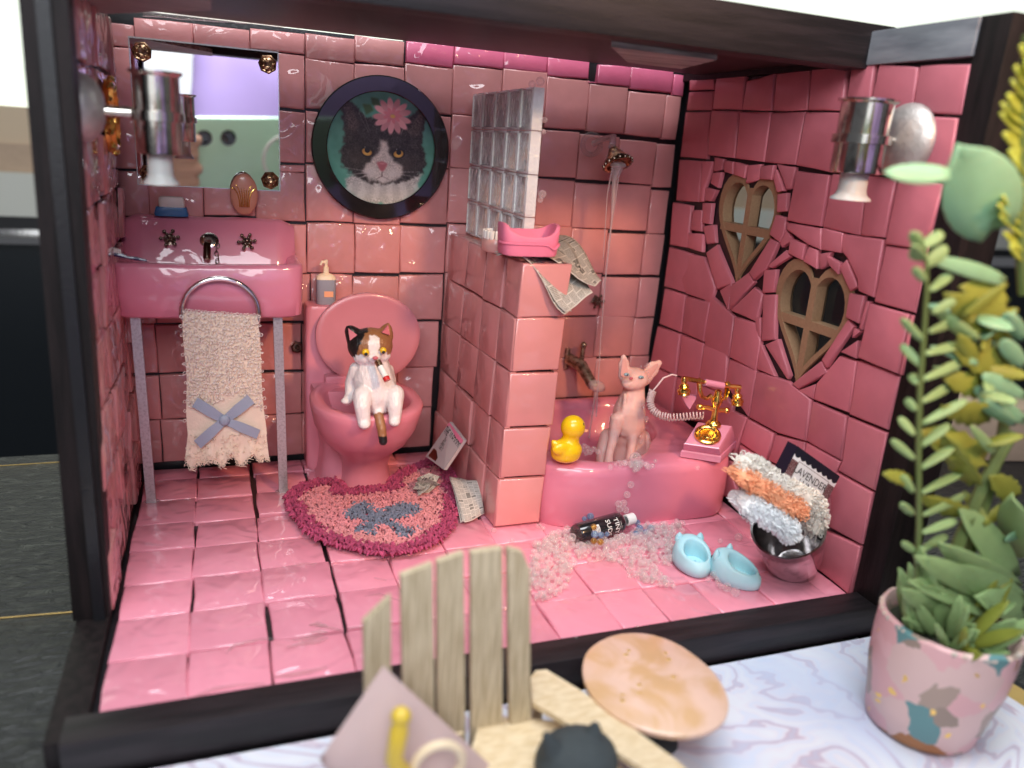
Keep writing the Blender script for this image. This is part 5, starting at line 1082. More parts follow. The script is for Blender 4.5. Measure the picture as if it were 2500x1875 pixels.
o = mb.build('wool_pile', M_rug, ru, smooth=80, fix=False); o['kind'] = 'stuff'
# ---------------------------------------------------------------- bottle of suds
bt = thing('suds_bottle', 'black bottle with white cap lying among spilled beads in front of the tub', 'bottle', Z('r3', 760, 940, 2, .4))
b0, b1 = Z('r3', 572, 985, 2, .5), Z('r3', 955, 872, 2, .62); ax_ = (b1-b0).normalized(); L_ = (b1-b0).length; rb = .50
mb = MB(); mb.lathe([(.3, 0), (rb*.92, .02), (rb, .1), (rb, .70*L_), (rb*.9, .75*L_), (rb*.5, .81*L_), (rb*.42, .83*L_), (rb*.42, .9*L_)], b0, ax_, 30); mb.build('bottle_body', M_blackp, bt)
mb = MB(); mb.lathe([(rb*.50, .865*L_), (rb*.54, .87*L_), (rb*.54, 1.0*L_), (rb*.4, 1.01*L_)], b0, ax_, 20); mb.build('cap', M_tooth, bt)
vv = (CAM-(b0+b1)/2).normalized(); e2 = (vv-ax_*vv.dot(ax_)).normalized(); e1 = e2.cross(ax_)*-1     # e2 faces the camera, e1 runs round the bottle
if e1.x < 0: e1 = -e1
e1 = ax_.cross(e2)*-1 if ax_.cross(e2).dot(X*.2-ZZ) < 0 else ax_.cross(e2)
def wrapb(s0, ph0):
    def f(x, y):
        a = ph0+x/rb; return b0+ax_*(s0*L_+y)+(e2*math.cos(a)+e1*math.sin(a))*(rb+.012)
    return f
for s_, pos, sz in (('TINY', .56, .34), ('SUDS', .425, .34)): lettering(s_, sz, b0, X, ZZ, M_tooth, bt, wrap=wrapb(pos, .25))
for s_, pos, ph in (('bubble bath', .66, .25), ('extra foamy', .63, .25)): lettering(s_, .07, b0, X, ZZ, M_tooth, bt, wrap=wrapb(pos, ph))
f_ = wrapb(.17, .15); mb = MB(); mb.grid(lambda u, v: f_((u-.5)*.5, v*.42), 8, 3); lb = mb.build('side_label', M_tooth, bt, smooth=80, fix=False)
mb = MB()
for k in range(5):
    g_ = (lambda k: lambda u, v: (lambda p: p+(p-(b0+ax_*(p-b0).dot(ax_))).normalized()*.01)(f_((u-.5)*.38, .05+k*.075+v*.03)))(k); mb.grid(g_, 6, 1)
mb.build('label_line', M_ink, lb, smooth=80, fix=False)
# ---------------------------------------------------------------- slippers
def slipper(label, x, y, ang):
    c = Z('r3', x, y, 2, 0.); t = thing('slipper', label, 'slipper', c, group='pale blue cat slippers')
    Rz = Matrix.Rotation(ang, 3, 'Z'); n = 44
    def ring(fn): return [c+Rz@Vector(fn(2*math.pi*k/n)) for k in range(n)]
    def outl(s, z, fy=0., grow=0.):
        def f(a):
            ca, sa = math.cos(a), math.sin(a); wd = .80+.10*sa; return (wd*s*ca+grow*ca, 1.12*s*sa+fy+grow*sa, z(sa) if callable(z) else z)
        return ring(f)
    toe = lambda lo, hi: (lambda sa: lo+(hi-lo)*max(0, (sa+1)/2)**1.6)
    op = lambda s, z: ring(lambda a: (.50*s*math.cos(a), -.22+.62*s*math.sin(a), z(math.sin(a)) if callable(z) else z))
    mb = MB(); mb.loft([outl(.93, 0), outl(1.0, .06), outl(1.02, .26), outl(1.0, toe(.42, .62)), outl(.90, toe(.58, 1.0)), ring(lambda a: (.66*math.cos(a), -.08+.84*math.sin(a), toe(.64, 1.12)(math.sin(a)))),
        op(1.08, toe(.66, 1.10)), op(1.0, toe(.62, 1.02)), op(.97, toe(.45, .7)), op(1.0, .24)]); mb.build('shoe_body', M_slip, t, smooth=80)
    for sx in (-1, 1):
        mb = MB(); e = c+Rz@Vector((sx*.46, .72, .92)); mb.loft([[e+Rz@Vector((r*math.cos(a)+sx*.05*h, .75*r*math.sin(a), h)) for a in [k*2*math.pi/12 for k in range(12)]] for r, h in ((.2, -.12), (.19, .05), (.11, .2), (.03, .28))]); mb.build('ear', M_slip, t)
        mb = MB(); mb.ball(c+Rz@Vector((sx*.28, 1.02, .68)), (.08, .05, .08), 1); mb.build('eye', M_ink, t)
    mb = MB(); mb.ball(c+Rz@Vector((0, -.32, .24)), (.19, .16, .035), 2)
    for k in range(4): a = R(25+43*k); mb.ball(c+Rz@Vector((.27*math.cos(a), -.30+.27*math.sin(a), .24)), (.075, .075, .03), 1)
    mb.build('paw_print', M_slipd, t)
    return t
slipper('left pale blue cat-faced slipper, close to the spilled beads', 1352, 1190, R(-14))
slipper('right pale blue cat-faced slipper, nearer the front beam', 1640, 1282, R(22))
# ---------------------------------------------------------------- bucket, towels, box
bu = thing('bucket', 'small tilted silver bucket against the right wall holding towels and a box', 'bucket', (26.6, -14.6, 0))
top = Z('c4', 735, 1085, 1, -16.7); bot = Vector((26.85, -16.05, .14)); ba = (top-bot).normalized(); Lb = (top-bot).length
gb = (Z('c4', 800, 800, 1, -16.6)-Z('c4', 700, 800, 1, -16.6)).length/100
mb = MB(); mb.lathe([(150*gb, -.02), (175*gb, .0), (205*gb, .08), (265*gb, .35*Lb), (300*gb, .75*Lb), (308*gb, Lb), (320*gb, Lb+.04), (300*gb, Lb+.02), (285*gb, .7*Lb), (160*gb, .1*Lb)], bot, ba, 40); mb.build('pail', M_pail, bu, smooth=60)
mb = MB(); mb.ball(Z('c4', 340, 900, 1, -16.8), (.22, .15, .2), 2); mb.build('handle_lug', M_black, bu)
def rolled(label, c4pts, thick, m, m2, yd, wd=1.7, nl=420, fold=.0):
    P = [Z('c4', x, y, 1, yd) for x, y in c4pts]; t = thing('folded_towel', label, 'towel', sum(P, Vector())/len(P))
    def axis(s):
        f = s*(len(P)-1); i = min(int(f), len(P)-2); return P[i].lerp(P[i+1], f-i), (P[i+1]-P[i]).normalized()
    def surf(s, a, k=1.):
        p, d = axis(s); n_ = Vector((-d.z, 0, d.x)); n_ = n_ if n_.z > 0 else -n_; th = thick*gb/2*k*(1-.55*max(0, abs(s-.5)-.38)/.12*.6)
        sa, ca = math.sin(a), math.cos(a)
        return p+n_*th*math.copysign(abs(sa)**.8, sa)+Vector((0, -1, 0))*wd/2*k*math.copysign(abs(ca)**.8, ca)+Vector((J(.02), 0, J(.02)))*0, n_*sa*1.2+Vector((0, -1, 0))*ca, d
    mb = MB(); mb.loft([[surf(s/14, 2*math.pi*k/20)[0] for k in range(20)] for s in range(15)]); mb.build('cloth', m2 or m, t, smooth=80)
    mb = MB(); sp = []
    for _ in range(nl):
        s, a = rnd.random(), rnd.uniform(-1.0, 2.2); sp.append(surf(s, a, .98))
    loops(mb, [(p, n_, d+Vector((J(.8), J(.8), J(.8)))) for p, n_, d in sp], .075, .022)
    for e, sg in ((0., -1), (1., 1)):
        for k in range(26):
            p, n_, d = surf(e, rnd.uniform(0, 6.28), rnd.uniform(.2, 1)); q = p+d*sg*rnd.uniform(.15, .34)+Vector((J(.08), J(.1), J(.1))); mb.tube([p, p.lerp(q, .5)+Vector((0, 0, J(.05))), q], .022, 3, caps=False)
    o = mb.build('terry_pile', m, t, smooth=80, fix=False); o['kind'] = 'stuff'
    return t
rolled('bluish white towel, lowest and foremost of the towels in the bucket', [(190, 760), (420, 880), (640, 1020), (720, 1120)], 190, M_terryw, None, -17.3, 1.25)
rolled('peach towel squeezed between the two white towels in the bucket', [(170, 470), (380, 600), (620, 750), (850, 870)], 160, M_terryo, None, -17.15, 1.1)
rolled('ivory white towel, uppermost of the towels in the bucket', [(220, 350), (400, 440), (640, 620), (860, 730), (1010, 800), (1030, 950), (990, 1100)], 165, M_terryc, None, -17.0, .8, 520)
lx = thing('soap_box', 'dark blue cardboard box with a white label stuck in the bucket', 'box', Z('c4', 950, 560, 1, -16.9))
Aq, Bq, Cq = Z('c4', 845, 180, 1, -16.7), Z('c4', 1300, 505, 1, -16.7), Z('c4', 1060, 965, 1, -16.7); Dq = Aq+Cq-Bq
fnn = (Bq-Aq).cross(Dq-Aq).normalized(); fnn = fnn if fnn.y < 0 else -fnn
back = -fnn*.62
mb = MB(); mb.prism([Aq, Bq, Cq, Dq], back); mb.build('box_body', mat('navy_card', (.006, .008, .022), .45, bump=.2, bscale=15), lx, smooth=None)
n = 256; yy, xx = np.mgrid[0:n, 0:n]/(n-1.); im = np.ones((n, n, 3))*np.array([.86, .88, .90]); rs = np.random.RandomState(5)
navy = np.array([.07, .09, .15]); sc_ = .15+.05*np.abs(np.sin(xx*math.pi*8)); im[yy < sc_] = navy; im[yy > 1-.10-.04*np.abs(np.sin(xx*math.pi*8))] = navy
foil = ((np.abs(xx-.5) > .36) & (yy > .26) & (yy < .74) & (rs.rand(n, n) > .12)); im[foil] = np.array([.36, .20, .22])
fx = (np.abs(xx-.5) < .36) & (yy > .23) & (yy < .8); fi = (np.abs(xx-.5) < .35) & (yy > .24) & (yy < .79); im[fx & ~fi] = .45
M_lav = mat('printed_label', (.8, .8, .8), .5, img=image('lavender_print', im))
def lq(u, v, d=.015): return Aq.lerp(Bq, u).lerp(Dq.lerp(Cq, u), v)+fnn*d
mb = MB(); mb.add([lq(.0, .0), lq(1, .0), lq(1, 1), lq(0, 1)], [(0, 1, 2, 3)], uv=[(.0, 1), (1, 1), (1, 0), (.0001, .0001)]); mb.build('front_label', M_lav, lx, smooth=None)
for s_, v, sz in (('LAVENDER', .47, .40), ('LUNE', .66, .40)): lettering(s_, sz*(Bq-Aq).length/2.6, lq(.49, v, .022), Bq-Aq, Aq-Dq, M_ink, lx)
# ---------------------------------------------------------------- beads
me1 = bpy.data.meshes.new('bead'); bm = bmesh.new(); bmesh.ops.create_icosphere(bm, subdivisions=2, radius=1); bm.to_mesh(me1); bm.free(); me1.shade_smooth(); me1.materials.append(M_bead)
meb = {'clear': me1}
for k, m in (('blue', M_beadc), ('amber', M_beada)): x_ = me1.copy(); x_.materials[0] = m; meb[k] = x_
def bead(p, r, label, group, kind='clear'):
    o = link('bead', meb[kind], None, p); o.scale = (r, r, r); return tag(o, label, 'bead', group)
pile = [Z('r3', x, y, 2, .12) for x, y in ((255, 1130), (300, 1040), (400, 975), (560, 960), (620, 1030), (800, 1010), (940, 960), (1010, 905), (1290, 910), (1300, 960), (1240, 1060), (1225, 1180), (1100, 1190), (1240, 1300), (1230, 1345), (1050, 1300), (930, 1270), (890, 1170), (790, 1160), (690, 1165), (560, 1150), (540, 1260), (480, 1380), (300, 1430), (270, 1380), (250, 1300))]
xa, xb, ya, yb = min(p.x for p in pile), max(p.x for p in pile), min(p.y for p in pile), max(p.y for p in pile)
small = MB(); cand = []
while len(cand) < 2300:
    p = Vector((rnd.uniform(xa, xb), rnd.uniform(ya, yb), 0))
    if not inside(p, pile): continue
    r = rnd.choice((.035, .04, .05, .055, .065, .08, .10)) if rnd.random() < .93 else rnd.uniform(.13, .19)
    dd = dist_edge(p, pile); lay = min(1, dd/.7)*rnd.random(); p.z = r+lay*.30; cand.append((r, p))
cand.sort(key=lambda a: -a[0])
for i, (r, p) in enumerate(cand):
    if i < 262: bead(p, r, 'small clear iridescent bead in the pile spilled on the tiles before the tub', 'clear beads spilled on the floor')
    else: small.ball(p, r, 1 if r < .07 else 2)
o = small.build('bead_pile', M_bead, None, smooth=180, fix=False); tag(o, 'pile of tiny clear beads spilled over the pink floor in front of the tub', None, None, 'stuff')
ORD = ['first', 'second', 'third', 'fourth', 'fifth', 'sixth', 'seventh', 'eighth', 'ninth', 'tenth', 'eleventh', 'twelfth', 'thirteenth', 'fourteenth']
def nth(lst, i, key): return ORD[sorted(range(len(lst)), key=lambda k: key(lst[k])).index(i)]
bigs = [(725, 850, .24, 'clear'), (668, 860, .21, 'blue'), (627, 875, .14, 'blue'), (705, 880, .12, 'clear'), (690, 930, .17, 'amber'), (697, 980, .2, 'blue'), (740, 985, .17, 'blue'), (780, 978, .13, 'blue'), (690, 1025, .17, 'amber'), (735, 1032, .17, 'amber'), (510, 945, .2, 'clear'), (545, 1000, .22, 'clear'), (850, 1005, .22, 'clear'), (870, 1055, .22, 'clear'), (820, 1035, .18, 'clear')]
for i_, (x, y, r, k) in enumerate(bigs):
    same = [b for b in bigs if b[3] == k]; n_ = nth(same, same.index((x, y, r, k)), lambda b: b[0])
    h = .95 if 600 < x < 790 and y > 900 else .75
    bead(Z('r3', x, y, 2, h if k != 'clear' else .5), r*.85, {'clear': 'large clear bead lying against the black bottle', 'blue': 'blue iridescent bead resting on the black bottle', 'amber': 'amber bead stuck on the black bottle'}[k]+', %s from the left' % n_, 'beads on and round the black bottle', k)
L9 = ((985, 900, .16), (1000, 940, .2), (975, 975, .17), (1075, 940, .2), (1040, 965, .16), (1185, 980, .22), (1225, 970, .2), (1265, 925, .16), (1250, 890, .14))
for i_, (x, y, r) in enumerate(L9): bead(Z('r3', x, y, 2, .22), r*.9, 'bluish clear bead at the tub foot right of the bottle cap, %s from the left' % nth(L9, i_, lambda b: b[0]), 'beads at the foot of the tub', 'clear' if x > 1100 else 'blue')
L9 = ((1545, 1025, .12), (1668, 1000, .19), (140, 1025, .11), (1390, 530, .1), (320, 930, .16), (350, 940, .1), (15, 955, .13), (985, 1610, .1), (570, 1690, .1))
for i_, (x, y, r) in enumerate(L9): 
    bead(Z('r3', x, y, 2, 3.1 if y == 530 else .12), r, 'single clear bead lying apart from the pile, %s from the left among the strays' % nth(L9, i_, lambda b: b[0]), 'stray clear beads')
L9 = ((1500, 1255, .19), (1465, 1285, .13), (1530, 1305, .14), (1590, 1340, .22), (1645, 1370, .22), (1550, 1330, .13), (1520, 1280, .1))
for i_, (x, y, r) in enumerate(L9): bead(Z('r3', x, y, 2, .2), r*.9, 'clear bead in the row against the right blue slipper, %s from the left' % nth(L9, i_, lambda b: b[0]), 'beads by the right slipper')
for k in range(34):
    x, y = rnd.gauss(945, 70), rnd.gauss(510, 17); bead(Z('r3', x, y, 2, 3.12+max(0, rnd.gauss(.0, .12))), rnd.choice((.09, .12, .15, .17)), 'clear bubble bead in the cluster on the front rim of the tub', 'bubble beads on the tub rim')
bead(Z('r3', 972, 468, 2, 3.35), .30, 'largest clear bubble bead on top of the cluster on the tub rim', 'bubble beads on the tub rim')
L9 = ((940, 645), (915, 712), (858, 775), (893, 770), (905, 815), (865, 810))
for i_, (x, y) in enumerate(L9): bead(Z('r3', x, y, 1, -10.95), .17, 'clear bead running down the front face of the tub, %s from the top' % nth(L9, i_, lambda b: b[1]), 'beads on the tub front')
L9 = ((625, 385), (650, 400), (690, 405), (640, 430), (665, 425), (720, 425), (610, 410))
for i_, (x, y) in enumerate(L9): bead(Z('r3', x, y, 1, -8.3), .14, 'clear bead inside the tub behind the duck, %s from the left' % nth(L9, i_, lambda b: b[0]), 'beads inside the tub')
L9 = ((720, 270, .07), (735, 360, .05), (740, 410, .07), (740, 450, .08), (790, 415, .05), (675, 800, .08), (605, 890, .06), (715, 945, .13), (720, 980, .08), (640, 1170, .08), (645, 1245, .09), (650, 285, .05), (700, 285, .05), (735, 255, .08))
for i_, (x, y, r) in enumerate(L9): bead(Z('c2', x, y, 1, -7.05 if y > 600 else -6.75), r, 'tiny clear bead stuck to the hairless cat, %s from the top' % nth(L9, i_, lambda b: b[1]), 'beads on the hairless cat')
L9 = ((1850, 550, .2), (1795, 570, .17), (1880, 810, .13), (1875, 890, .11), (1865, 1310, .19), (1850, 1350, .14), (1870, 880, .08))
for i_, (x, y, r) in enumerate(L9): bead(Z('z2', x, y, 1, -8.55), r*.9, 'clear bead stuck to the front edge of the glass block screen, %s from the top' % nth(L9, i_, lambda b: b[1]), 'beads on the glass block screen')
# ---------------------------------------------------------------- potted plant in the foreground
PY = -24.2
pp = thing('potted_plant', 'artificial succulent plant in a pink terrazzo pot with gold flecks at the right', 'potted plant', (25.7, PY, BZ))
def terrazzo():
    m = bpy.data.materials.new('pink_terrazzo_clay'); m.use_nodes = True; nt = m.node_tree; N = nt.nodes; L = nt.links; b = N['Principled BSDF']
    g = N.new('ShaderNodeNewGeometry'); n = N.new('ShaderNodeTexNoise'); n.inputs['Scale'].default_value = .9; n.inputs['Detail'].default_value = 3; n.inputs['Distortion'].default_value = .8; L.new(g.outputs['Position'], n.inputs[0])
    v = N.new('ShaderNodeTexVoronoi'); v.inputs['Scale'].default_value = .95; v.inputs['Randomness'].default_value = 1; ad = N.new('ShaderNodeVectorMath'); ad.operation = 'ADD'; L.new(g.outputs['Position'], ad.inputs[0]); L.new(n.outputs['Color'], ad.inputs[1]); L.new(ad.outputs[0], v.inputs['Vector'])
    s = N.new('ShaderNodeSeparateColor'); L.new(v.outputs['Color'], s.inputs[0]); r = N.new('ShaderNodeValToRGB'); r.color_ramp.interpolation = 'CONSTANT'
    e = r.color_ramp.elements; e[0].color = (.74, .42, .42, 1); e[1].position = .30; e[1].color = (.72, .50, .46, 1)
    for p, c in ((.50, (.42, .31, .25)), (.66, (.78, .47, .47)), (.76, (.40, .16, .05)), (.85, (.13, .28, .28)), (.91, (.33, .25, .20))): k = e.new(p); k.color = (*c, 1)
    L.new(s.outputs[0], r.inputs[0]); v2 = N.new('ShaderNodeTexVoronoi'); v2.inputs['Scale'].default_value = 2.6; L.new(ad.outputs[0], v2.inputs['Vector']); s2 = N.new('ShaderNodeSeparateColor'); L.new(v2.outputs['Color'], s2.inputs[0])
    gt_ = N.new('ShaderNodeMath'); gt_.operation = 'GREATER_THAN'; gt_.inputs[1].default_value = .90; L.new(s2.outputs[1], gt_.inputs[0]); lt = N.new('ShaderNodeMath'); lt.operation = 'LESS_THAN'; lt.inputs[1].default_value = .33; L.new(v2.outputs['Distance'], lt.inputs[0])
    mu = N.new('ShaderNodeMath'); mu.operation = 'MULTIPLY'; L.new(gt_.outputs[0], mu.inputs[0]); L.new(lt.outputs[0], mu.inputs[1])
    mx = N.new('ShaderNodeMix'); mx.data_type = 'RGBA'; mx.inputs[7].default_value = (.95, .65, .20, 1); L.new(mu.outputs[0], mx.inputs[0]); L.new(r.outputs[0], mx.inputs[6]); L.new(mx.outputs[2], b.inputs['Base Color']); L.new(mu.outputs[0], b.inputs['Metallic'])
    b.inputs['Roughness'].default_value = .4; return m
pl, prr = U(1885, 1400, 1, PY), U(2178, 1400, 1, PY); pb = U(1990, 1590, 2, BZ); pcx = (pl.x+prr.x)/2; prad = (prr.x-pl.x)/2*.68
ptop = U(2030, 1345, 1, PY).z; pbx = (U(1885, 1500, 1, PY).x+U(2095, 1580, 1, PY).x)/2
mb = MB(); rr = []
for r, z in ((.70, 0), (.80, .04), (.88, .3), (.97, .55), (1.0, .8), (1.0, 1.0), (.93, 1.02), (.88, .97), (.82, .6)):
    h = BZ+(ptop-BZ)*z; cx0 = pcx-.30*(1-z)+.0
    rr.append([Vector((cx0+prad*r*math.cos(a), PY+prad*r*math.sin(a), h+(.10*noise.noise(Vector((math.cos(a)*2, math.sin(a)*2, 0))) if z > .9 else 0))) for a in [k*2*math.pi/40 for k in range(40)]])
mb.loft(rr); mb.build('pot', terrazzo(), pp, smooth=50)
mb = MB()
for k in range(70): a = rnd.uniform(0, 6.283); mb.ball((pcx+prad*.97*math.cos(a), PY+prad*.97*math.sin(a), ptop-.02), (.07+.07*rnd.random(), .10, .05+.06*rnd.random()), 1)
o = mb.build('rough_rim', mat('crumbly_rim', (.45, .43, .38), .9, bump=.8, bscale=9, col2=(.75, .55, .45)), pp); o['kind'] = 'stuff'
mb = MB(); mb.lathe([(prad*.86, 0), (prad*.5, .12), (.01, .2)], (pcx-.05, PY, ptop-.55), ZZ, 24); mb.build('soil', mat('dark_filler', (.03, .035, .02), .9, bump=.8, bscale=6), pp)
LEAFM = {}
def leaf_part(base, tip, wd, m, curl=.0, twist=0., serr=False, blunt=False, nm='leaf', parent=None):
    base, tip = Vector(base), Vector(tip); ax = tip-base; L_ = ax.length; ax.normalize(); vd = (CAM-base).normalized(); side = ax.cross(vd).normalized(); side = Matrix.Rotation(twist, 3, ax)@side; nn = side.cross(ax)
    nv = 7 if not serr else 10; vs = []; fs = []
    for i in range(nv+1):
        s = i/nv; w_ = wd*(math.sin(math.pi*min(1, (s*.92+.08)))**(.6 if not blunt else .42))*(1 if not blunt else (.5+.6*s))
        if i == nv: w_ = wd*(.05 if not blunt else .3)
        if serr and i % 2 and i < nv: w_ *= .78
        c = base+ax*L_*s+nn*curl*L_*(s*s)*-1; vs += [c-side*w_+nn*wd*.25, c, c+side*w_+nn*wd*.25]
    for i in range(nv): fs += [(3*i, 3*i+1, 3*i+4, 3*i+3), (3*i+1, 3*i+2, 3*i+5, 3*i+4)]
    mb = MB(); mb.add(vs, fs); o = mb.build(nm, m, parent or pp, smooth=180, fix=False); md = o.modifiers.new('thickness', 'SOLIDIFY'); md.thickness = .05 if wd < .5 else .07; return o
def Q6(x, y, d=0.): return Z('c6', x, y, 1, PY+d)
def Q5(x, y, d=0.): return Z('c5', x, y, 1, PY+d)
mb = MB(); st_ = [Q6(250, 1560), Q6(265, 1250), Q6(262, 900), Q6(268, 640), Q6(285, 430), Q6(300, 200), Q6(295, 0), Q5(300, 1410)]; mb.tube(st_, [.10, .09, .08, .08, .07, .06, .05, .04], 7); mb.build('stem', M_stem, pp)
R_ = [(300, 90, 395, 15), (318, 200, 412, 120), (322, 300, 432, 245), (312, 385, 450, 335), (298, 485, 462, 435), (285, 600, 490, 510), (280, 700, 440, 615), (278, 800, 480, 690), (275, 900, 400, 800), (275, 1000, 420, 900), (280, 1110, 460, 1010), (285, 1210, 500, 1120), (280, 1290, 440, 1230), (275, 1370, 400, 1290)]
L__ = [(290, 60, 240, 10), (290, 160, 245, 105), (285, 430, 185, 335), (275, 540, 185, 445), (255, 620, 228, 575), (250, 740, 205, 690), (245, 850, 180, 775), (245, 960, 145, 880), (240, 1110, 190, 1040), (240, 1210, 190, 1170), (250, 1380, 195, 1340)]
for k, (x0, y0, x1, y1) in enumerate(R_+L__):
    leaf_part(Q6(x0, y0), Q6(x1, y1, rnd.uniform(-.5, .5)), .155 if k < len(R_) else .14, M_plt, .08, J(.5), blunt=True)
for x0, y0, x1, y1 in ((310, 1430, 255, 1350), (310, 1430, 432, 1345), (330, 1520, 460, 1430), (320, 1500, 250, 1460)): leaf_part(Q5(x0, y0), Q5(x1, y1, -.1), .18, M_plt, .05, J(.4), blunt=True)
for (x0, y0, x1, y1, w_) in ((560, 960, 300, 835, .55), (590, 760, 400, 745, .45), (600, 640, 405, 605, .42), (650, 560, 450, 465, .48), (690, 400, 420, 245, .5), (660, 270, 480, 180, .42), (230, 1060, 128, 1025, .22), (480, 1200, 290, 1150, .35), (700, 1130, 610, 1050, .4), (520, 1070, 370, 880, .4)):
    leaf_part(Q6(x0, y0, .3), Q6(x1, y1, J(.4)), w_, M_plt2, .1, J(.7), serr=True)
mb = MB(); mb.tube([Q6(400, 1450, .3), Q6(470, 1270, .3), Q6(560, 1060, .4), Q6(690, 840, .5)], [.22, .2, .2, .16], 8); mb.build('stem', M_stem, pp)
mb = MB(); mb.tube([Q6(470, 1440, .6), Q6(560, 1150, .6), Q6(640, 860, .6), Q6(680, 500, .7)], [.2, .2, .18, .1], 8); mb.build('stem', M_stem, pp)
leaf_part(Q5(470, 1010, -.2), Q5(80, 1022, .6), .28, M_plt3, -.12, .5); leaf_part(Q5(720, 1330, .0), Q5(560, 880, -.4), .95, M_plt3, .15, .25)
leaf_part(Q6(650, 160, .2), Q6(390, 50, -.3), .22, M_plt3, .2, .4)
for x0, y0, x1, y1, w_ in ((737, 420, 660, 320, .28), (737, 540, 650, 440, .28), (740, 680, 580, 590, .26), (740, 790, 550, 660, .3), (700, 800, 560, 720, .26)): leaf_part(Q6(x0, y0), Q6(x1, y1, -.2), w_, M_plt3, .1, J(.5), blunt=True)
for x0, y0, x1, y1, w_ in ((690, 1500, 515, 1200, .55), (760, 1400, 660, 1180, .6), (600, 1560, 330, 1440, .4), (700, 1530, 400, 1410, .45), (540, 1620, 290, 1500, .4), (720, 1600, 480, 1480, .5), (330, 1620, 260, 1400, .3), (420, 1600, 300, 1560, .35), (640, 1640, 420, 1560, .45), (737, 1640, 590, 1590, .5), (360, 1640, 225, 1580, .3)): leaf_part(Q6(x0, y0, .2), Q6(x1, y1, rnd.uniform(-1., .2)), w_, M_plt, .12, J(.8))
for k in range(46):
    a = rnd.uniform(0, 6.28); r0 = prad*rnd.uniform(.1, .75); b0 = Vector((pcx+r0*math.cos(a), PY+r0*math.sin(a), ptop-.35)); tip = b0+Vector((rnd.uniform(.4, 1.5)*math.cos(a), rnd.uniform(.4, 1.3)*math.sin(a), rnd.uniform(.5, 2.0))); leaf_part(b0, tip, rnd.uniform(.12, .24), rnd.choice((M_plt, M_plt, M_plt2)), .15, J(.9))
for k in range(26):
    h_ = rnd.uniform(.05, .95); b0 = Q6(620-120*h_+J(60), 1400-1150*h_, rnd.uniform(-.2, .8)); tip = b0+Vector((rnd.choice((-1, 1))*rnd.uniform(.4, 1.5), J(.8), rnd.uniform(-.1, 1.0))); leaf_part(b0, tip, rnd.uniform(.12, .24), rnd.choice((M_plt, M_plt2, M_plt3, M_plt2)), .15, J(.9), serr=rnd.random() < .4)
for k in range(17):
    y = 290+k*72+J(14); x = 735+50*math.sin(k*.8)-(30 if 9 < k < 14 else 0)+(90 if k < 2 else 0); leaf_part(Q5(960, y+70, .2), Q5(x, y+J(12), -.2), .20, M_plt4, -.15, .7+J(.3), nm='leaf')
mb = MB(); mb.tube([Q5(930, 200), Q5(900, 700), Q5(870, 1200), Q5(900, 1700)], .16, 8); mb.build('stem', M_stem, pp)
# ---------------------------------------------------------------- garden chair
ch = thing('garden_chair', 'little pale wooden slat-back garden chair in the blurred foreground', 'chair', (11, -22.5, BZ))
CY = -22.0
for k, pts in enumerate(([(785, 1348), (845, 1290), (845, 1600), (790, 1600)], [(866, 1246), (935, 1220), (940, 1620), (874, 1620)], [(945, 1216), (1002, 1196), (1006, 1640), (946, 1640)], [(1018, 1196), (1086, 1186), (1084, 1660), (1018, 1660)], [(1097, 1186), (1130, 1194), (1145, 1230), (1146, 1640), (1102, 1660)])):
    y = CY-.18*abs(k-2.2)*.6; q = [U(a, b, 1, y) for a, b in pts]
    for p in q: p.z = max(p.z, BZ+.02)
    mb = MB(); mb.prism(q, (0, .24, 0)); mb.build('slat', M_slat, ch, smooth=None)
zs_ = .35
mb = MB(); q = [U(a, b, 2, zs_) for a, b in ((1040, 1545), (1235, 1560), (1440, 1750), (980, 1750))]; mb.prism(q, (0, 0, -.22)); mb.build('seat', M_armw, ch, smooth=None)
mb = MB(); q = [U(a, b, 2, 1.0) for a, b in ((1146, 1462), (1158, 1448), (1180, 1446), (1250, 1488), (1460, 1640), (1560, 1730), (1500, 1760), (1405, 1668), (1150, 1516))]; mb.prism(q, (0, 0, -.18)); mb.build('arm', M_armw, ch, smooth=None)
a_ = U(1420, 1640, 2, 1.0)
for (x, y, h) in ((a_.x+.1, a_.y-.2, .82), (q[0].x+.3, q[0].y+.0, .82), (q[0].x-2.6, q[0].y-.9, .3), (a_.x-2.3, a_.y-.9, .1)): mb = MB(); mb.box((x, y, (h+BZ)/2), (.16, .16, (h-BZ)/2)); mb.build('leg', M_armw, ch, smooth=None)
pw = [U(828, 1438, 1, -23.2), U(1110, 1700, 1, -23.6), U(860, 1900, 1, -24), U(690, 1640, 1, -23.6)]; pm = sum(pw, Vector())/4
def pill(sgn):
    def f(u, v):
        p = pw[0].lerp(pw[1], u).lerp(pw[3].lerp(pw[2], u), v); k = (math.sin(math.pi*u)*math.sin(math.pi*v))**.5; p = p+(pm-p)*.10*(abs(u-.5)*2*abs(v-.5)*2)*-0+Vector((0, -sgn*.75*k, .1*k)); return p
    return f
mb = MB(); mb.grid(pill(1), 14, 14); mb.grid(pill(-1), 14, 14); o = mb.build('cushion', M_pillow, None, smooth=180); tag(o, 'mauve cushion leaning on the slats of the blurred garden chair', 'cushion')
cu = thing('yellow_charm', 'yellow knob with a pale ring lying on the mauve cushion', 'charm', U(900, 1620, 1, -24.6))
mb = MB(); mb.tube([U(868, 1545, 1, -24.5), U(862, 1580, 1, -24.6), U(850, 1640, 1, -24.7), U(885, 1690, 1, -24.7)], [.16, .24, .22, .22], 10); mb.ball(U(866, 1548, 1, -24.5), .26, 2); mb.build('knob', M_yelp, cu)
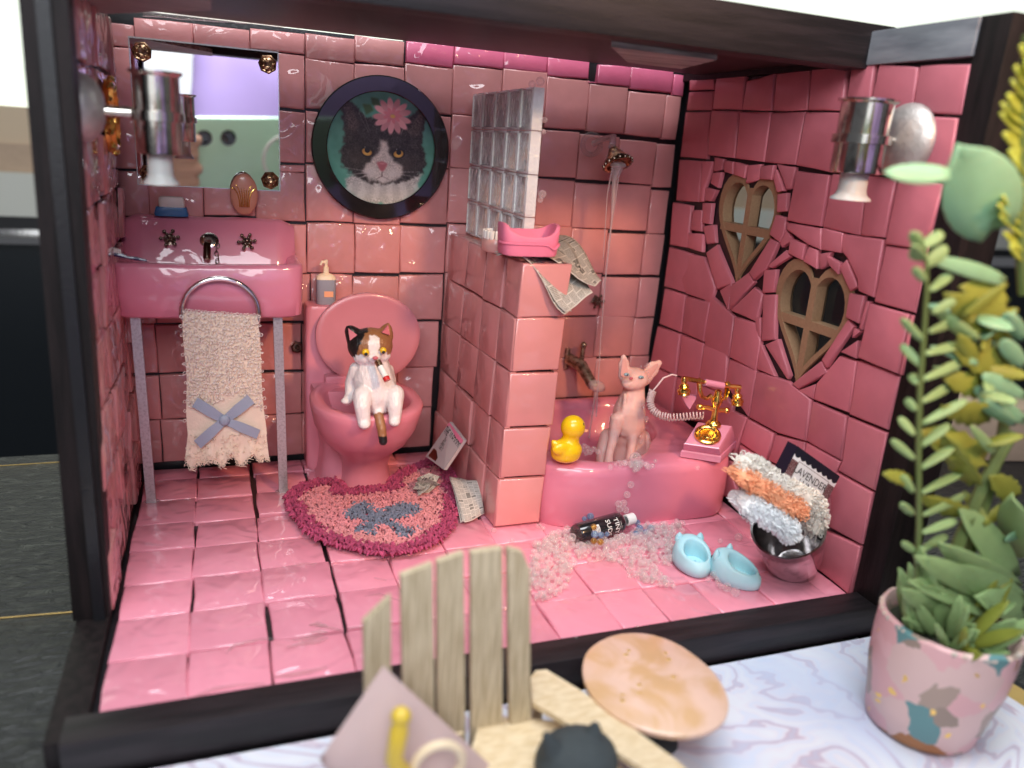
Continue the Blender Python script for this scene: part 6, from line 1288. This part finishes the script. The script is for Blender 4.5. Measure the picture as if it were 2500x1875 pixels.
rc_ = U(945, 1650, 1, -24.6); mb = MB(); mb.tube([rc_+Vector((.62*math.cos(a), -.05, .62*math.sin(a))) for a in [k*2*math.pi/32 for k in range(33)]], .12, 8, caps=False); mb.build('ring', M_cream, cu)
kc_ = thing('charcoal_cat', 'charcoal cat figurine with red collar on the garden chair, seen from behind', 'cat figurine', U(1245, 1700, 1, -24.4))
def Kc(x, y, d=-24.4): return U(x, y, 1, d)
gk = (Kc(1300, 1600)-Kc(1200, 1600)).length/100
organic('body', [('e', Kc(1245, 1645), (82*gk, 70*gk, 62*gk)), ('c', [Kc(1275, 1615), Kc(1286, 1566)], [34*gk, 8*gk]), ('c', [Kc(1200, 1630), Kc(1180, 1588)], [30*gk, 8*gk]), ('c', [Kc(1250, 1700), Kc(1255, 1790)], [75*gk, 95*gk])], .06, M_charc, kc_, smooth=3)
mb = MB(); cc_ = Kc(1262, 1690); mb.tube([cc_+Vector((72*gk*math.cos(a), 70*gk*math.sin(a), 18*gk*math.sin(a)*-.4+.02)) for a in [k*2*math.pi/28 for k in range(29)]], 11*gk, 6, caps=False); mb.build('collar', M_red, kc_)
ov = thing('oval_table', 'small oval table with a marbled peach top and gold flecks beside the garden chair', 'table', (16.5, -22.5, BZ))
op_ = [U(a, b, 2, 1.15) for a, b in ((1255, 1440), (1268, 1398), (1325, 1366), (1400, 1362), (1470, 1388), (1545, 1448), (1579, 1510), (1571, 1556), (1520, 1586), (1450, 1590), (1380, 1572), (1310, 1532), (1267, 1488))]
op2 = [Vector((p.x, p.y)) for p in op_]; op2 = smoothp(resamp([tuple(p) for p in op2], 48), 3); oc_ = sum(op2, Vector((0, 0)))/48
mb = MB(); mb.loft([[Vector((oc_.x+(p.x-oc_.x)*s, oc_.y+(p.y-oc_.y)*s, z)) for p in op2] for s, z in ((.93, .9), (1, .97), (1, 1.1), (.95, 1.17))]); mb.build('top', M_oval, ov, smooth=40)
mb = MB(); mb.lathe([(.7, BZ), (.6, BZ+.12), (.3, BZ+.25), (.28, .6), (.6, .92)], (oc_.x+.3, oc_.y-.2, 0), ZZ, 16); mb.build('pedestal', M_charc, ov)
mb = MB()
for k in range(9): a = rnd.uniform(0, 6.28); r_ = rnd.uniform(.2, .85); p = oc_+(op2[int(a/6.284*48)]-oc_)*r_; mb.ball((p.x, p.y, 1.17), (rnd.uniform(.05, .13), rnd.uniform(.05, .1), .015), 1)
mb.build('gold_fleck', M_gfoil, ov)
# ---------------------------------------------------------------- what the mirror reflects: the phone, the photographer, the window behind
ph = thing('phone', 'mint green phone taking the picture, reflected in the square mirror', 'phone', CAM)
PB = frame3(AR, -AD, -AF)
def PH(x, y, z): return CAM+AR*x-AD*y-AF*z
mb = MB(); mb.box(PH(5.4, -3.4, 1.0), (7.5, 3.7, .42), PB, bev=.3); mb.build('phone_case', M_mint, ph)
for x in (1.5, -.75):
    mb = MB(); mb.lathe([(.72, 0), (.72, .18), (.5, .2), (.48, .12), (.001, .1)], PH(x, -1.5, .62), AF, 24); mb.build('camera_lens', M_blackg, ph)
mb = MB(); mb.tube([PH(7.3+2.3*math.cos(a), -3.6+2.3*math.sin(a), .58) for a in [k*2*math.pi/40 for k in range(41)]], .2, 6, caps=False); mb.build('white_ring', M_tooth, ph)
pe = thing('person', 'photographer in a lilac top holding the phone, seen only in the mirror', 'person', (8, -78, -40))
def B(x, y, z): return Vector((x, y, z))
organic('lilac_top', [('c', [B(30, -76, -38), B(29, -76, -10), B(24, -76, 22), B(24, -77, 30)], [17, 16, 17, 9]), ('c', [B(8, -75, 24), B(4, -70, -2), B(-8, -56, 0)], [7, 6, 4.5]), ('c', [B(41, -75, 24), B(48, -70, 2), B(24, -54, 2)], [7, 6, 4.5])], 1.6, M_lilac, pe, smooth=6)
organic('head', [('e', B(24, -77, 48), (7.5, 9, 11)), ('c', [B(24, -77, 30), B(24, -77, 42)], [5.5, 5.5])], 1.2, M_skin, pe)
for sx, wx2, hx2 in ((-1, -8, -2.3), (1, 24, 13.1)):
    sh_ = [('c', [B(wx2, -55, 1.2), PH(hx2+sx*3.2, -5.2, 3.0)], [2.6, 2.8]), ('e', PH(hx2+sx*2.0, -4.6, 2.6), (2.2, 2.0, 3.0))]
    for k in range(4): sh_.append(('c', [PH(hx2+sx*2.2, -5.4+k*1.25, 2.0), PH(hx2+sx*1.2, -5.6+k*1.35, .5), PH(hx2-sx*.6-sx*.3*(k % 2), -5.6+k*1.35, .25)], [.75, .68, .55]))
    sh_.append(('c', [PH(hx2+sx*1.8, -6.2, 3.2), PH(hx2-sx*.6, -7.0, 2.2)], [.9, .7])); organic('hand', sh_, .3, M_skin, pe, smooth=4)
w2 = thing('back_window', 'large bright window behind the photographer, seen only as reflections', 'window', (-20, -135, 0))
mb = MB(); mb.box((-22, -135, 38), (52, .3, 42)); mb.build('pane', mat('back_window_pane', (.93, .97, 1.0), .5, emit=1.0), w2, smooth=None)
mb = MB(); mb.box((-22, -134, 38), (1.5, .6, 42)); mb.box((-22, -134, -5), (54, .8, 2)); mb.box((-22, -134, 81), (54, .8, 2)); mb.build('window_frame', M_beige, w2, smooth=None)
